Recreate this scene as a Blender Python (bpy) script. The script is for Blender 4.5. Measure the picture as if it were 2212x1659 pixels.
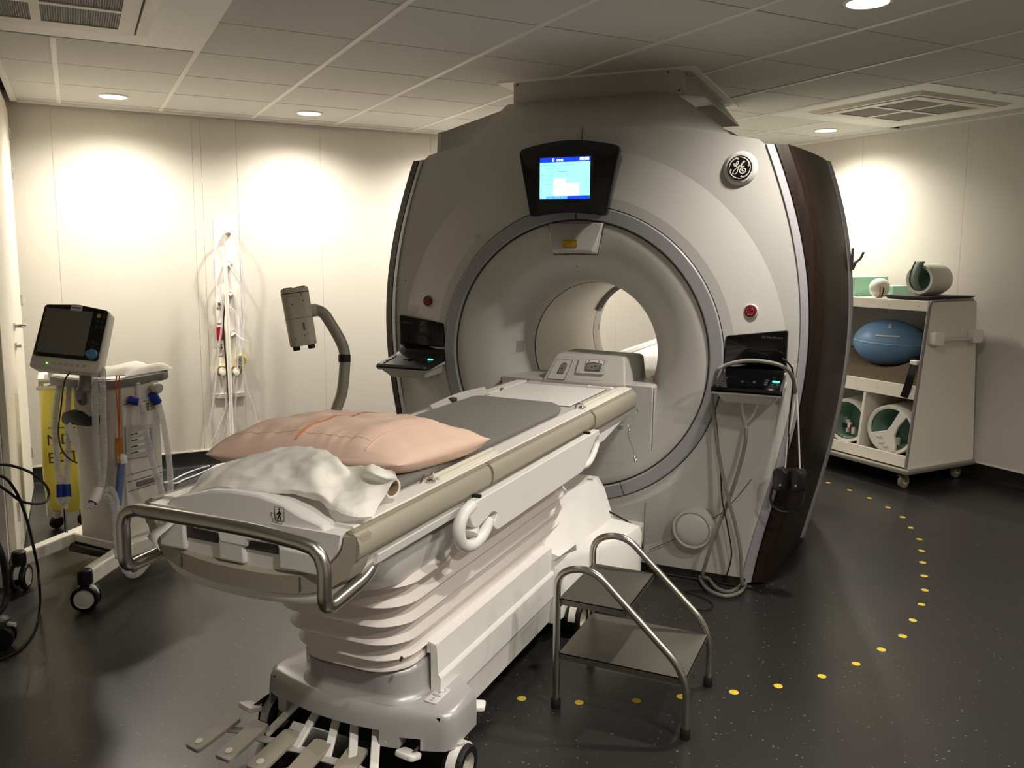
import bpy, bmesh, math, random
import numpy as np
from mathutils import Matrix, Vector, noise as mnoise
random.seed(7)
for o in list(bpy.data.objects): bpy.data.objects.remove(o, do_unlink=True)
SC = bpy.context.scene
COL = SC.collection
PI = math.pi

# ------------------------------------------------------------------ camera
CAMP = Vector((1.415, -3.87, 1.55))
FWD = Vector((-0.40541119, 0.90491019, -0.12953499))
UPV = Vector((-0.05843575, 0.11575825, 0.991557))
RGT = Vector((0.91226478, 0.40955778, 0.00594941))
FPX, CXP, CYP = 1811.4888, 1113.5868, 785.2554
cd = bpy.data.cameras.new('camera')
cam = bpy.data.objects.new('camera', cd)
COL.objects.link(cam)
cam.matrix_world = Matrix(((RGT.x, UPV.x, -FWD.x, CAMP.x), (RGT.y, UPV.y, -FWD.y, CAMP.y), (RGT.z, UPV.z, -FWD.z, CAMP.z), (0, 0, 0, 1)))
cd.sensor_width = 36.0
cd.lens = 36.0 * FPX / 2212
cd.shift_x = (1106 - CXP) / 2212
cd.shift_y = (CYP - 829.5) / 2212
cd.clip_start = 0.05
SC.camera = cam
# ------------------------------------------------------------------ world and exposure
w = bpy.data.worlds.new('world'); SC.world = w; w.use_nodes = True
w.node_tree.nodes['Background'].inputs[0].default_value = (0.75, 0.8, 0.85, 1)
w.node_tree.nodes['Background'].inputs[1].default_value = 0.02
vs = SC.view_settings
vs.view_transform = 'Standard'
vs.look = 'None'
vs.gamma = 1.0
vs.use_curve_mapping = False
vs.exposure = 1.15
LAMP_W = 17.0            # watts of every recessed ceiling downlight
LAMP_COL = (1.0, 0.93, 0.825)

# ------------------------------------------------------------------ frames
TH = -0.9034             # the scanner stands turned in the room
CT, ST = math.cos(TH), math.sin(TH)
def rm(x, y, z=0.0):     # room coordinates (walls square to them) -> world
    return Vector((CAMP.x + CT * x + ST * y, CAMP.y - ST * x + CT * y, z))
RROT = -TH               # heading of the room axes in the world
def ray(u, v):
    return RGT * ((u - CXP) / FPX) - UPV * ((v - CYP) / FPX) + FWD
def ax(u, v, x): r = ray(u, v); return CAMP + r * ((x - CAMP.x) / r.x)
def ay(u, v, y): r = ray(u, v); return CAMP + r * ((y - CAMP.y) / r.y)
def az(u, v, z): r = ray(u, v); return CAMP + r * ((z - CAMP.z) / r.z)
def ad(u, v, d): r = ray(u, v); return CAMP + r.normalized() * d
def toroom(p):
    dx, dy = p.x - CAMP.x, p.y - CAMP.y
    return Vector((CT * dx - ST * dy, ST * dx + CT * dy, p.z))
def ary(u, v, y):        # measured point on the room plane y
    r = ray(u, v); ry = ST * r.x + CT * r.y
    return CAMP + r * (y / ry)
def arx(u, v, x):
    r = ray(u, v); rx = CT * r.x - ST * r.y
    return CAMP + r * (x / rx)
ZC = 2.494               # ceiling height
XL, XR, YB, YF = -0.345, 5.55, 6.35, -2.2

# ------------------------------------------------------------------ materials
def lin(c):
    return tuple(((v / 255 / 12.92) if v / 255 <= 0.04045 else (((v / 255 + 0.055) / 1.055) ** 2.4)) for v in c)
MATS = {}
def mat(name, rgb, rough=0.5, metal=0.0, noise=0.0, nscale=30.0, bump=0.0, bscale=200.0, coat=0.0, emit=None, estr=0.0, trans=0.0, alpha=1.0, spec=0.5, ior=1.45, srgb=True, aniso=None, sss=0.0):
    if name in MATS: return MATS[name]
    m = bpy.data.materials.new(name); m.use_nodes = True
    nt = m.node_tree; b = nt.nodes['Principled BSDF']
    c = lin(rgb) if srgb else rgb
    b.inputs['Base Color'].default_value = (*c, 1)
    b.inputs['Roughness'].default_value = rough
    b.inputs['Metallic'].default_value = metal
    b.inputs['Specular IOR Level'].default_value = spec
    b.inputs['IOR'].default_value = ior
    b.inputs['Coat Weight'].default_value = coat
    b.inputs['Coat Roughness'].default_value = 0.08
    b.inputs['Transmission Weight'].default_value = trans
    b.inputs['Alpha'].default_value = alpha
    if emit:
        b.inputs['Emission Color'].default_value = (*lin(emit), 1)
        b.inputs['Emission Strength'].default_value = estr
    tc = None
    if noise or bump or aniso:
        tc = nt.nodes.new('ShaderNodeTexCoord')
    if noise:
        n = nt.nodes.new('ShaderNodeTexNoise'); n.inputs['Scale'].default_value = nscale; n.inputs['Detail'].default_value = 4
        nt.links.new(tc.outputs['Object'], n.inputs['Vector'])
        mx = nt.nodes.new('ShaderNodeMix'); mx.data_type = 'RGBA'
        mx.inputs[6].default_value = (*[v * (1 - noise) for v in c], 1)
        mx.inputs[7].default_value = (*[min(1, v * (1 + noise)) for v in c], 1)
        nt.links.new(n.outputs['Fac'], mx.inputs[0]); nt.links.new(mx.outputs[2], b.inputs['Base Color'])
    if bump:
        n2 = nt.nodes.new('ShaderNodeTexNoise'); n2.inputs['Scale'].default_value = bscale; n2.inputs['Detail'].default_value = 3
        src = tc.outputs['Object']
        if aniso:
            mp = nt.nodes.new('ShaderNodeMapping'); mp.inputs['Scale'].default_value = aniso
            nt.links.new(src, mp.inputs['Vector']); src = mp.outputs['Vector']
        nt.links.new(src, n2.inputs['Vector'])
        bp = nt.nodes.new('ShaderNodeBump'); bp.inputs['Strength'].default_value = bump; bp.inputs['Distance'].default_value = 0.002
        nt.links.new(n2.outputs['Fac'], bp.inputs['Height']); nt.links.new(bp.outputs['Normal'], b.inputs['Normal'])
    MATS[name] = m
    return m
WALL = mat('wall_paint', (208, 203, 193), 0.55, noise=0.012, nscale=3, bump=0.03, bscale=400)
DOORM = mat('door_paint', (232, 226, 212), 0.38)
TILE = mat('ceiling_tile_mineral', (216, 214, 208), 0.9, noise=0.03, nscale=120, bump=0.15, bscale=500)
TBAR = mat('ceiling_bar_white', (240, 237, 230), 0.5)
PLENUM = mat('plenum_dark', (60, 56, 50), 0.9)
BLACK = mat('black_rubber', (16, 16, 16), 0.6)
BLACKG = mat('black_gloss', (7, 7, 8), 0.12, coat=0.3)
BLACKM = mat('black_plastic', (20, 20, 21), 0.4)
GEW = mat('scanner_white', (186, 184, 180), 0.38, noise=0.006, nscale=2)
GEW2 = mat('scanner_white_matt', (184, 182, 177), 0.5)
BOREM = mat('bore_white', (222, 216, 202), 0.45)
RINGM = mat('ring_grey', (146, 146, 151), 0.42)
TRIMG = mat('trim_lilac_grey', (146, 144, 150), 0.4)
SEAM = mat('seam_dark', (70, 66, 62), 0.7)
SILVER = mat('silver_paint', (184, 183, 184), 0.36, metal=0.25)
BEIGE = mat('bumper_taupe', (166, 160, 144), 0.5, noise=0.02, nscale=40)
TBLW = mat('table_white', (238, 236, 232), 0.36)
TBLG = mat('table_light_grey', (196, 193, 188), 0.5)
BELL = mat('bellows_white', (238, 230, 225), 0.5)
STEEL = mat('brushed_steel', (188, 185, 178), 0.27, metal=1.0, bump=0.05, bscale=300, aniso=(1, 1, 30))
STEELP = mat('steel_tread', (140, 137, 130), 0.42, metal=1.0, bump=0.06, bscale=250, aniso=(30, 1, 1))
CHROME = mat('chrome', (200, 196, 188), 0.18, metal=1.0)
DGREY = mat('dark_grey_plastic', (62, 60, 57), 0.5)
MGREY = mat('mid_grey_plastic', (120, 118, 114), 0.5)
LGREY = mat('light_grey_plastic', (198, 194, 184), 0.5)
CREAM = mat('cream_plastic', (222, 214, 196), 0.5)
WHITEP = mat('white_plastic', (232, 228, 218), 0.45)
RED = mat('red_plastic', (104, 12, 20), 0.45)
REDD = mat('red_dark', (96, 14, 26), 0.45)
BLUE = mat('blue_plastic', (22, 48, 150), 0.45)
YELLOW = mat('yellow_dot', (214, 186, 60), 0.6)
ORANGE = mat('orange_plastic', (200, 84, 24), 0.5)
CLEAR = mat('clear_tube', (226, 222, 224), 0.25, trans=0.35, alpha=0.62, ior=1.2)
CLEARW = mat('clear_tube_milky', (226, 222, 214), 0.4, alpha=0.72)

# brushed dark wood of the scanner's side panels
def wood():
    m = bpy.data.materials.new('dark_wood'); m.use_nodes = True
    nt = m.node_tree; b = nt.nodes['Principled BSDF']
    tc = nt.nodes.new('ShaderNodeTexCoord'); mp = nt.nodes.new('ShaderNodeMapping'); mp.inputs['Scale'].default_value = (40, 40, 0.8)
    n = nt.nodes.new('ShaderNodeTexNoise'); n.inputs['Scale'].default_value = 1.0; n.inputs['Detail'].default_value = 5
    r = nt.nodes.new('ShaderNodeValToRGB')
    r.color_ramp.elements[0].position = 0.3; r.color_ramp.elements[0].color = (*lin((24, 17, 13)), 1)
    r.color_ramp.elements[1].position = 0.7; r.color_ramp.elements[1].color = (*lin((40, 29, 23)), 1)
    nt.links.new(tc.outputs['Object'], mp.inputs['Vector']); nt.links.new(mp.outputs['Vector'], n.inputs['Vector'])
    nt.links.new(n.outputs['Fac'], r.inputs['Fac']); nt.links.new(r.outputs['Color'], b.inputs['Base Color'])
    b.inputs['Roughness'].default_value = 0.42; b.inputs['Specular IOR Level'].default_value = 0.16
    return m
WOOD = wood()

# speckled black sheet vinyl
def vinyl():
    m = bpy.data.materials.new('speckled_vinyl'); m.use_nodes = True
    nt = m.node_tree; b = nt.nodes['Principled BSDF']
    tc = nt.nodes.new('ShaderNodeTexCoord')
    mp = nt.nodes.new('ShaderNodeMapping')
    nt.links.new(tc.outputs['Object'], mp.inputs['Vector'])
    n0 = nt.nodes.new('ShaderNodeTexNoise'); n0.inputs['Scale'].default_value = 300
    nt.links.new(mp.outputs['Vector'], n0.inputs['Vector'])
    vo = nt.nodes.new('ShaderNodeTexVoronoi'); vo.inputs['Scale'].default_value = 55; vo.inputs['Randomness'].default_value = 1
    nt.links.new(mp.outputs['Vector'], vo.inputs['Vector'])
    sep = nt.nodes.new('ShaderNodeSeparateColor'); nt.links.new(vo.outputs['Color'], sep.inputs['Color'])
    rad = nt.nodes.new('ShaderNodeMapRange'); rad.inputs[1].default_value = 0.55; rad.inputs[2].default_value = 1.0; rad.inputs[3].default_value = 0.0; rad.inputs[4].default_value = 0.24
    nt.links.new(sep.outputs[0], rad.inputs[0])
    lt = nt.nodes.new('ShaderNodeMath'); lt.operation = 'LESS_THAN'
    nt.links.new(vo.outputs['Distance'], lt.inputs[0]); nt.links.new(rad.outputs[0], lt.inputs[1])
    ramp = nt.nodes.new('ShaderNodeMix'); ramp.data_type = 'RGBA'
    ramp.inputs[6].default_value = (*lin((30, 29, 29)), 1); ramp.inputs[7].default_value = (*lin((44, 43, 42)), 1)
    nt.links.new(n0.outputs['Fac'], ramp.inputs[0])
    mx = nt.nodes.new('ShaderNodeMix'); mx.data_type = 'RGBA'
    mx.inputs[7].default_value = (*lin((92, 90, 86)), 1)
    nt.links.new(ramp.outputs[2], mx.inputs[6]); nt.links.new(lt.outputs[0], mx.inputs[0])
    nt.links.new(mx.outputs[2], b.inputs['Base Color'])
    b.inputs['Roughness'].default_value = 0.33
    n3 = nt.nodes.new('ShaderNodeTexNoise'); n3.inputs['Scale'].default_value = 3; n3.inputs['Detail'].default_value = 4
    nt.links.new(mp.outputs['Vector'], n3.inputs['Vector'])
    mr = nt.nodes.new('ShaderNodeMapRange'); mr.inputs[3].default_value = 0.27; mr.inputs[4].default_value = 0.40
    nt.links.new(n3.outputs['Fac'], mr.inputs[0]); nt.links.new(mr.outputs[0], b.inputs['Roughness'])
    bp = nt.nodes.new('ShaderNodeBump'); bp.inputs['Strength'].default_value = 0.05; bp.inputs['Distance'].default_value = 0.001
    nt.links.new(n0.outputs['Fac'], bp.inputs['Height']); nt.links.new(bp.outputs['Normal'], b.inputs['Normal'])
    return m
VINYL = vinyl()

# ------------------------------------------------------------------ mesh helpers
WM = {}                  # world matrix of every empty / part parent
def V3(p): return Vector(p)
def catmull(pts, n=8, closed=False):
    P = [Vector(p) for p in pts]; out = []
    N = len(P)
    rng = range(N) if closed else range(N - 1)
    for i in rng:
        if closed: a, b, c, d = P[(i - 1) % N], P[i], P[(i + 1) % N], P[(i + 2) % N]
        else: a, b, c, d = P[max(i - 1, 0)], P[i], P[i + 1], P[min(i + 2, N - 1)]
        for k in range(n):
            t = k / n
            out.append(0.5 * ((2 * b) + (c - a) * t + (2 * a - 5 * b + 4 * c - d) * t * t + (3 * b - a - 3 * c + d) * t ** 3))
    if not closed: out.append(P[-1].copy())
    return out
def roundpath(pts, r, n=6):      # polyline with filleted corners
    P = [Vector(p) for p in pts]; out = [P[0]]
    for i in range(1, len(P) - 1):
        a, b, c = P[i - 1], P[i], P[i + 1]
        d1, d2 = (a - b), (c - b)
        rr = min(r, d1.length * 0.49, d2.length * 0.49)
        p0, p1 = b + d1.normalized() * rr, b + d2.normalized() * rr
        for k in range(n + 1):
            t = k / n
            out.append((1 - t) ** 2 * p0 + 2 * t * (1 - t) * b + t * t * p1)
    out.append(P[-1]); return out
def rrect(w, h, r, n=5, cx=0, cy=0):     # rounded rectangle, ccw
    pts = []
    for sx, sy, a0 in ((1, 1, 0), (-1, 1, 90), (-1, -1, 180), (1, -1, 270)):
        ox, oy = cx + sx * (w / 2 - r), cy + sy * (h / 2 - r)
        for k in range(n + 1):
            a = math.radians(a0 + 90 * k / n); pts.append((ox + r * math.cos(a), oy + r * math.sin(a)))
    return pts
def roundpoly(poly, r, n=4):
    P = [Vector((p[0], p[1])) for p in poly]; out = []
    N = len(P)
    for i in range(N):
        a, b, c = P[i - 1], P[i], P[(i + 1) % N]
        rr = r[i] if isinstance(r, (list, tuple)) else r
        d1, d2 = a - b, c - b
        rr = min(rr, d1.length * 0.49, d2.length * 0.49)
        if rr < 1e-5: out.append((b.x, b.y)); continue
        p0, p1 = b + d1.normalized() * rr, b + d2.normalized() * rr
        for k in range(n + 1):
            t = k / n; q = (1 - t) ** 2 * p0 + 2 * t * (1 - t) * b + t * t * p1; out.append((q.x, q.y))
    return out
class MB:
    def __init__(s): s.v = []; s.f = []; s.T = None
    def add(s, vs, fs):
        o = len(s.v)
        if s.T is not None: vs = [s.T @ Vector(p) for p in vs]
        s.v += [tuple(p) for p in vs]; s.f += [tuple(i + o for i in f) for f in fs]; return s
    def box(s, x0, x1, y0, y1, z0, z1):
        return s.add([(x0, y0, z0), (x1, y0, z0), (x1, y1, z0), (x0, y1, z0), (x0, y0, z1), (x1, y0, z1), (x1, y1, z1), (x0, y1, z1)],
                     [(0, 3, 2, 1), (4, 5, 6, 7), (0, 1, 5, 4), (1, 2, 6, 5), (2, 3, 7, 6), (3, 0, 4, 7)])
    def loft(s, secs, cap=True, closed=True):
        n = len(secs[0]); vs = [p for q in secs for p in q]; fs = []
        for i in range(len(secs) - 1):
            for k in range(n if closed else n - 1):
                a, b = i * n + k, i * n + (k + 1) % n
                fs.append((a, b, b + n, a + n))
        if cap and closed:
            fs.append(tuple(reversed(range(n)))); fs.append(tuple((len(secs) - 1) * n + k for k in range(n)))
        return s.add(vs, fs)
    def prism(s, poly, axis, a0, a1):
        def m(p, a): return {'x': (a, p[0], p[1]), 'y': (p[0], a, p[1]), 'z': (p[0], p[1], a)}[axis]
        return s.loft([[m(p, a0) for p in poly], [m(p, a1) for p in poly]])
    def puff(s, poly, axis, a0, a1, b):          # prism with eased rims
        c = Vector((sum(p[0] for p in poly) / len(poly), sum(p[1] for p in poly) / len(poly)))
        def ins(d):
            out = []
            N = len(poly)
            for i in range(N):
                p0, p, p1 = (Vector(poly[i - 1]), Vector(poly[i]), Vector(poly[(i + 1) % N]))
                t = (p1 - p0)
                nn = Vector((-t.y, t.x))
                if nn.length < 1e-9: out.append(p); continue
                nn.normalize()
                if nn.dot(c - p) < 0: nn = -nn
                out.append(p + nn * d)
            return out
        def m(p, a): return {'x': (a, p[0], p[1]), 'y': (p[0], a, p[1]), 'z': (p[0], p[1], a)}[axis]
        sg = 1 if a1 > a0 else -1
        i1, i2 = ins(b), ins(b * 0.3)
        return s.loft([[m(p, a0) for p in i1], [m(p, a0 + sg * b * 0.3) for p in i2], [m(p, a0 + sg * b) for p in poly],
                       [m(p, a1 - sg * b) for p in poly], [m(p, a1 - sg * b * 0.3) for p in i2], [m(p, a1) for p in i1]])
    def tube(s, pts, r, n=8, cap=True, closed=False, prof=None):
        P = [Vector(p) for p in pts]; N = len(P)
        T = []
        for i in range(N):
            if closed: t = P[(i + 1) % N] - P[i - 1]
            else: t = P[min(i + 1, N - 1)] - P[max(i - 1, 0)]
            T.append(t.normalized() if t.length > 1e-9 else Vector((0, 0, 1)))
        u = T[0].orthogonal().normalized(); secs = []
        for i in range(N):
            u = (u - T[i] * u.dot(T[i]))
            u = u.normalized() if u.length > 1e-6 else T[i].orthogonal().normalized()
            v = T[i].cross(u)
            rr = r[i] if isinstance(r, (list, tuple)) else r
            if prof: secs.append([P[i] + u * a + v * b for a, b in prof])
            else: secs.append([P[i] + (u * math.cos(2 * PI * k / n) + v * math.sin(2 * PI * k / n)) * rr for k in range(n)])
        if closed: secs.append(secs[0]); cap = False
        return s.loft(secs, cap)
    def cyl(s, p0, p1, r0, r1=None, n=20):
        return s.tube([p0, p1], [r0, r0 if r1 is None else r1], n)
    def lathe(s, prof, o=(0, 0, 0), axis='z', n=24, cap=True, a0=0.0, a1=2 * PI):
        O = Vector(o); secs = []
        full = abs(a1 - a0 - 2 * PI) < 1e-6
        for r, h in prof:
            ring = []
            for k in range(n if full else n + 1):
                a = a0 + (a1 - a0) * k / n; c, d = r * math.cos(a), r * math.sin(a)
                ring.append(O + Vector({'z': (c, d, h), 'y': (c, h, d), 'x': (h, c, d)}[axis]))
            secs.append(ring)
        return s.loft(secs, cap and full, full)
    def grid(s, rows):
        n = len(rows[0]); vs = [p for r in rows for p in r]
        return s.add(vs, [(i * n + k, i * n + k + 1, (i + 1) * n + k + 1, (i + 1) * n + k) for i in range(len(rows) - 1) for k in range(n - 1)])
    def sphere(s, o, r, n=20, m=12, sc=(1, 1, 1)):
        prof = []
        O = Vector(o); secs = []
        for i in range(1, m):
            a = PI * i / m
            secs.append([O + Vector((r * math.sin(a) * math.cos(2 * PI * k / n) * sc[0], r * math.sin(a) * math.sin(2 * PI * k / n) * sc[1], -r * math.cos(a) * sc[2])) for k in range(n)])
        return s.loft(secs)
    def build(s, name, m, parent=None, bevel=0.0, ang=35, flat=False, solid=0.0, subs=0, seg=2):
        vs = s.v
        if parent is not None:
            inv = WM[parent.name].inverted(); vs = [inv @ Vector(p) for p in vs]
            loc = None
        else:
            xs = [p[0] for p in vs]; ys = [p[1] for p in vs]; zs = [p[2] for p in vs]
            loc = Vector(((min(xs) + max(xs)) / 2, (min(ys) + max(ys)) / 2, min(zs)))
            vs = [Vector(p) - loc for p in vs]
        me = bpy.data.meshes.new(name); me.from_pydata([tuple(p) for p in vs], [], s.f); me.validate(); me.update()
        bm = bmesh.new(); bm.from_mesh(me); bmesh.ops.recalc_face_normals(bm, faces=bm.faces); bm.to_mesh(me); bm.free()
        me.materials.append(m)
        if not flat:
            me.polygons.foreach_set('use_smooth', [True] * len(me.polygons))
            me.set_sharp_from_angle(angle=math.radians(ang))
        o = bpy.data.objects.new(name, me); COL.objects.link(o)
        if parent is not None:
            o.parent = parent; WM[o.name] = WM[parent.name]
        else:
            o.location = loc; WM[o.name] = Matrix.Translation(loc)
        if solid:
            md = o.modifiers.new('solid', 'SOLIDIFY'); md.thickness = solid; md.offset = 0
        if bevel:
            md = o.modifiers.new('bevel', 'BEVEL'); md.width = bevel; md.segments = seg; md.limit_method = 'ANGLE'; md.angle_limit = math.radians(40); md.harden_normals = False
        if subs:
            md = o.modifiers.new('sub', 'SUBSURF'); md.levels = subs; md.render_levels = subs
        return o
def tag(o, label=None, cat=None, group=None, kind=None):
    if label: o['label'] = label
    if cat: o['category'] = cat
    if group: o['group'] = group
    if kind: o['kind'] = kind
    return o
def thing(name, label, cat, loc, rotz=0.0, group=None, kind=None):
    e = bpy.data.objects.new(name, None); COL.objects.link(e)
    e.empty_display_size = 0.1
    e.location = loc; e.rotation_euler = (0, 0, rotz)
    WM[e.name] = Matrix.Translation(Vector(loc)) @ Matrix.Rotation(rotz, 4, 'Z')
    return tag(e, label, cat, group, kind)
def copy_tree(o, parent=None):
    c = o.copy(); COL.objects.link(c); c.parent = parent
    for ch in list(o.children): copy_tree(ch, c)
    return c
# flat lettering turned into thin mesh: origin, direction of writing, up
def text(s, size, org, xd, ud, m, parent, name='lettering', align='LEFT', ext=0.0004, bold=0.0):
    cu = bpy.data.curves.new('t', 'FONT'); cu.body = s; cu.size = size; cu.align_x = align; cu.extrude = ext; cu.offset = bold; cu.resolution_u = 3
    ob = bpy.data.objects.new('t', cu); COL.objects.link(ob)
    dg = bpy.context.evaluated_depsgraph_get()
    me = bpy.data.meshes.new_from_object(ob.evaluated_get(dg))
    bpy.data.objects.remove(ob, do_unlink=True); bpy.data.curves.remove(cu)
    X = Vector(xd).normalized(); U = Vector(ud).normalized(); N = X.cross(U)
    T = Matrix(((X.x, U.x, N.x, org[0]), (X.y, U.y, N.y, org[1]), (X.z, U.z, N.z, org[2]), (0, 0, 0, 1)))
    me.transform(WM[parent.name].inverted() @ T)
    me.name = name; me.materials.clear(); me.materials.append(m)
    o = bpy.data.objects.new(name, me); COL.objects.link(o); o.parent = parent; WM[o.name] = WM[parent.name]
    return o
def RM4(x, y, z, rot=0.0):       # matrix of a spot given in room coordinates
    return Matrix.Translation(rm(x, y, z)) @ Matrix.Rotation(RROT + rot, 4, 'Z')
def pchip(xs, ys):
    xs = np.array(xs, float); ys = np.array(ys, float)
    h = np.diff(xs); dl = np.diff(ys) / h; d = np.zeros(len(xs))
    for i in range(1, len(xs) - 1):
        if dl[i - 1] * dl[i] > 0:
            w1, w2 = 2 * h[i] + h[i - 1], h[i] + 2 * h[i - 1]
            d[i] = (w1 + w2) / (w1 / dl[i - 1] + w2 / dl[i])
    d[0], d[-1] = dl[0], dl[-1]
    def f(x):
        x = min(max(x, xs[0]), xs[-1]); i = min(int(np.searchsorted(xs, x, 'right')) - 1, len(xs) - 2)
        t = (x - xs[i]) / h[i]
        return float((1 + 2 * t) * (1 - t) ** 2 * ys[i] + t * (1 - t) ** 2 * h[i] * d[i] + t * t * (3 - 2 * t) * ys[i + 1] + t * t * (t - 1) * h[i] * d[i + 1])
    return f
# ================================================================== the room
def struct(o, label, cat): return tag(o, label, cat, kind='structure')
def rbox(mb, x0, x1, y0, y1, z0, z1):
    mb.T = RM4(0, 0, 0); mb.box(x0, x1, y0, y1, z0, z1); mb.T = None; return mb
fl = rbox(MB(), XL - 1.2, XR + 0.3, YF - 0.3, YB + 0.3, -0.06, 0.0).build('floor', VINYL, flat=True)
struct(fl, 'black speckled sheet vinyl floor of the scanner room', 'floor')

# ceiling: dark void slab, mineral tiles and white bars hung below it
ce = rbox(MB(), XL - 1.2, XR + 0.3, YF - 0.3, YB + 0.3, ZC + 0.06, ZC + 0.12).build('ceiling', PLENUM, flat=True)
struct(ce, 'suspended ceiling of grey mineral tiles in a white bar grid', 'ceiling')
TS, TX0, TY0 = 0.6021, 0.5714, 6.1885      # grid module and a grid corner
xl_c, yb_c = -0.272, 6.295                 # outer rim of the tiled field
XA, YA = -1.15, 4.40                       # alcove beside the door: its left wall and its end
gx = [XA, TX0 - 2 * TS, xl_c] + [TX0 + TS * k for k in range(-1, 9)] + [XR - 0.012]
gx = sorted(x for x in gx if XA <= x <= XR)
gy = [yb_c] + [TY0 - 0.6 * k for k in range(0, 14)]
gy = [y for y in gy if y > YF] + [YF]
def in_ac(x, y): return (4.17 < x < XR and 3.18 < y < 4.39) or (-0.63 < x < 0.572 and 3.18 < y < 4.39)
def in_duct(x, y):
    p = rm(x, y); return -0.55 < p.x < 0.36 and 0.6 < p.y < 1.68
tile_me = {}
ti = 0
for i in range(len(gx) - 1):
    for j in range(len(gy) - 1):
        x0, x1, y1, y0 = gx[i], gx[i + 1], gy[j], gy[j + 1]
        cx, cy = (x0 + x1) / 2, (y0 + y1) / 2
        if in_ac(cx, cy): continue
        if cx < xl_c and cy > YA: continue
        if x1 - x0 < 0.02 or y1 - y0 < 0.02: continue
        w, h = round(x1 - x0, 3), round(y1 - y0, 3)
        if (w, h) not in tile_me:
            m_ = MB().box(-w / 2 + 0.001, w / 2 - 0.001, -h / 2 + 0.0055, h / 2 - 0.0055, 0, 0.016)
            o = m_.build('ceiling_tile', TILE, flat=True); o.location = (0, 0, 0)
            me = o.data; me.transform(Matrix.Translation((0, 0, 0)))
            zs = [v.co.z for v in me.vertices]
            tile_me[(w, h)] = me
        else:
            o = bpy.data.objects.new('ceiling_tile', tile_me[(w, h)]); COL.objects.link(o)
        o.parent = ce
        o.matrix_parent_inverse = Matrix.Identity(4)
        p = rm(cx, cy, ZC) - Vector(ce.location)
        p.z += 0.0015 * math.sin(ti * 12.9898)
        o.location = p; o.rotation_euler = (0, 0, RROT)
        ti += 1
for x in gx[1:-1]:
    if abs(x - xl_c) < 0.01: continue
    for (a, b) in ([(YF, YB if x > xl_c else YA)] if not (4.6 < x < 5.5 or -0.2 < x < 0.5) else [(YF, 3.1885), (4.3885, YB - 0.02)]):
        rbox(MB(), x - 0.012, x + 0.012, a, min(b, yb_c + 0.03), ZC - 0.004, ZC + 0.03).build('ceiling_runner', TBAR, ce, flat=True)
for y in gy[1:-1]:
    segs = [(xl_c if y > YA else XA, XR)]
    if 3.2 < y < 4.38: segs = [(0.5714, 4.178)]
    for a, b in segs:
        rbox(MB(), a, b, y - 0.0035, y + 0.0035, ZC + 0.006, ZC + 0.03).build('gap_shade_crossbar', DGREY, ce, flat=True)  # dark grey puts the shadow of the tile gaps into the bars
rbox(MB(), xl_c - 0.028, XR, yb_c - 0.004, yb_c + 0.022, ZC - 0.012, ZC + 0.03).build('ceiling_edge_angle', TBAR, ce, flat=True)
rbox(MB(), xl_c - 0.028, xl_c + 0.004, 4.36, yb_c + 0.02, ZC - 0.012, ZC + 0.03).build('ceiling_edge_angle', TBAR, ce, flat=True)
rbox(MB(), XR - 0.03, XR, YF, YB, ZC - 0.012, ZC + 0.03).build('ceiling_edge_angle', TBAR, ce, flat=True)

# walls: flush white panels with fine joints
def wall(name, label, along, pos, out, spans, lo=0.0, hi=ZC + 0.06, skirt=0.115):
    mb = MB()
    a0, a1 = spans[0], spans[-1]
    d0, d1 = (pos + 0.012, pos + 0.12) if out > 0 else (pos - 0.12, pos - 0.012)
    if along == 'x': rbox(mb, a0, a1, d0, d1, lo, hi)
    else: rbox(mb, d0, d1, a0, a1, lo, hi)
    o = mb.build(name, WALL, flat=True); struct(o, label, 'wall')
    for s0, s1 in zip(spans[:-1], spans[1:]):
        q0, q1 = (pos, pos + 0.0119) if out > 0 else (pos - 0.0119, pos)
        mb = MB()
        if along == 'x': rbox(mb, s0 + 0.0007, s1 - 0.0007, q0, q1, skirt, hi)
        else: rbox(mb, q0, q1, s0 + 0.0007, s1 - 0.0007, skirt, hi)
        mb.build('wall_panel', WALL, o, flat=True)
    return o
wall('wall_back', 'white panelled back wall behind the table, washed by downlights', 'x', YB, 1, [XL, -0.086, 0.77, 0.828, 1.067, 1.669, 2.552, 3.45, 4.35, 5.0, XR])
wall('wall_right', 'white panelled wall behind the storage trolley', 'y', XR, 1, [YF, -1.3, -0.4, 0.5, 1.35, 2.2, 3.03, 3.842, 4.728, 5.6, YB])
wall('wall_left', 'white wall holding the entrance door', 'y', XL, -1, [YA + 0.005, YB])
rt = rbox(MB(), XA, XL - 0.12, YA, YA + 0.1, 0, ZC + 0.06); rbox(rt, XL - 0.12, XL, YA, YA + 0.0049, 0, ZC + 0.06)
struct(rt.build('wall_return', WALL, flat=True), 'short white wall end between the door and the alcove at the left picture edge', 'wall')
wall('wall_alcove', 'white wall of the alcove left of the viewer', 'y', XA, -1, [YF, -1.2, -0.2, 0.8, 1.8, 2.8, 3.6, YA])
wall('wall_front', 'white wall behind the viewer', 'x', YF, -1, [XA, -0.3, 0.6, 1.6, 2.6, 3.6, 4.6, XR])
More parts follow.
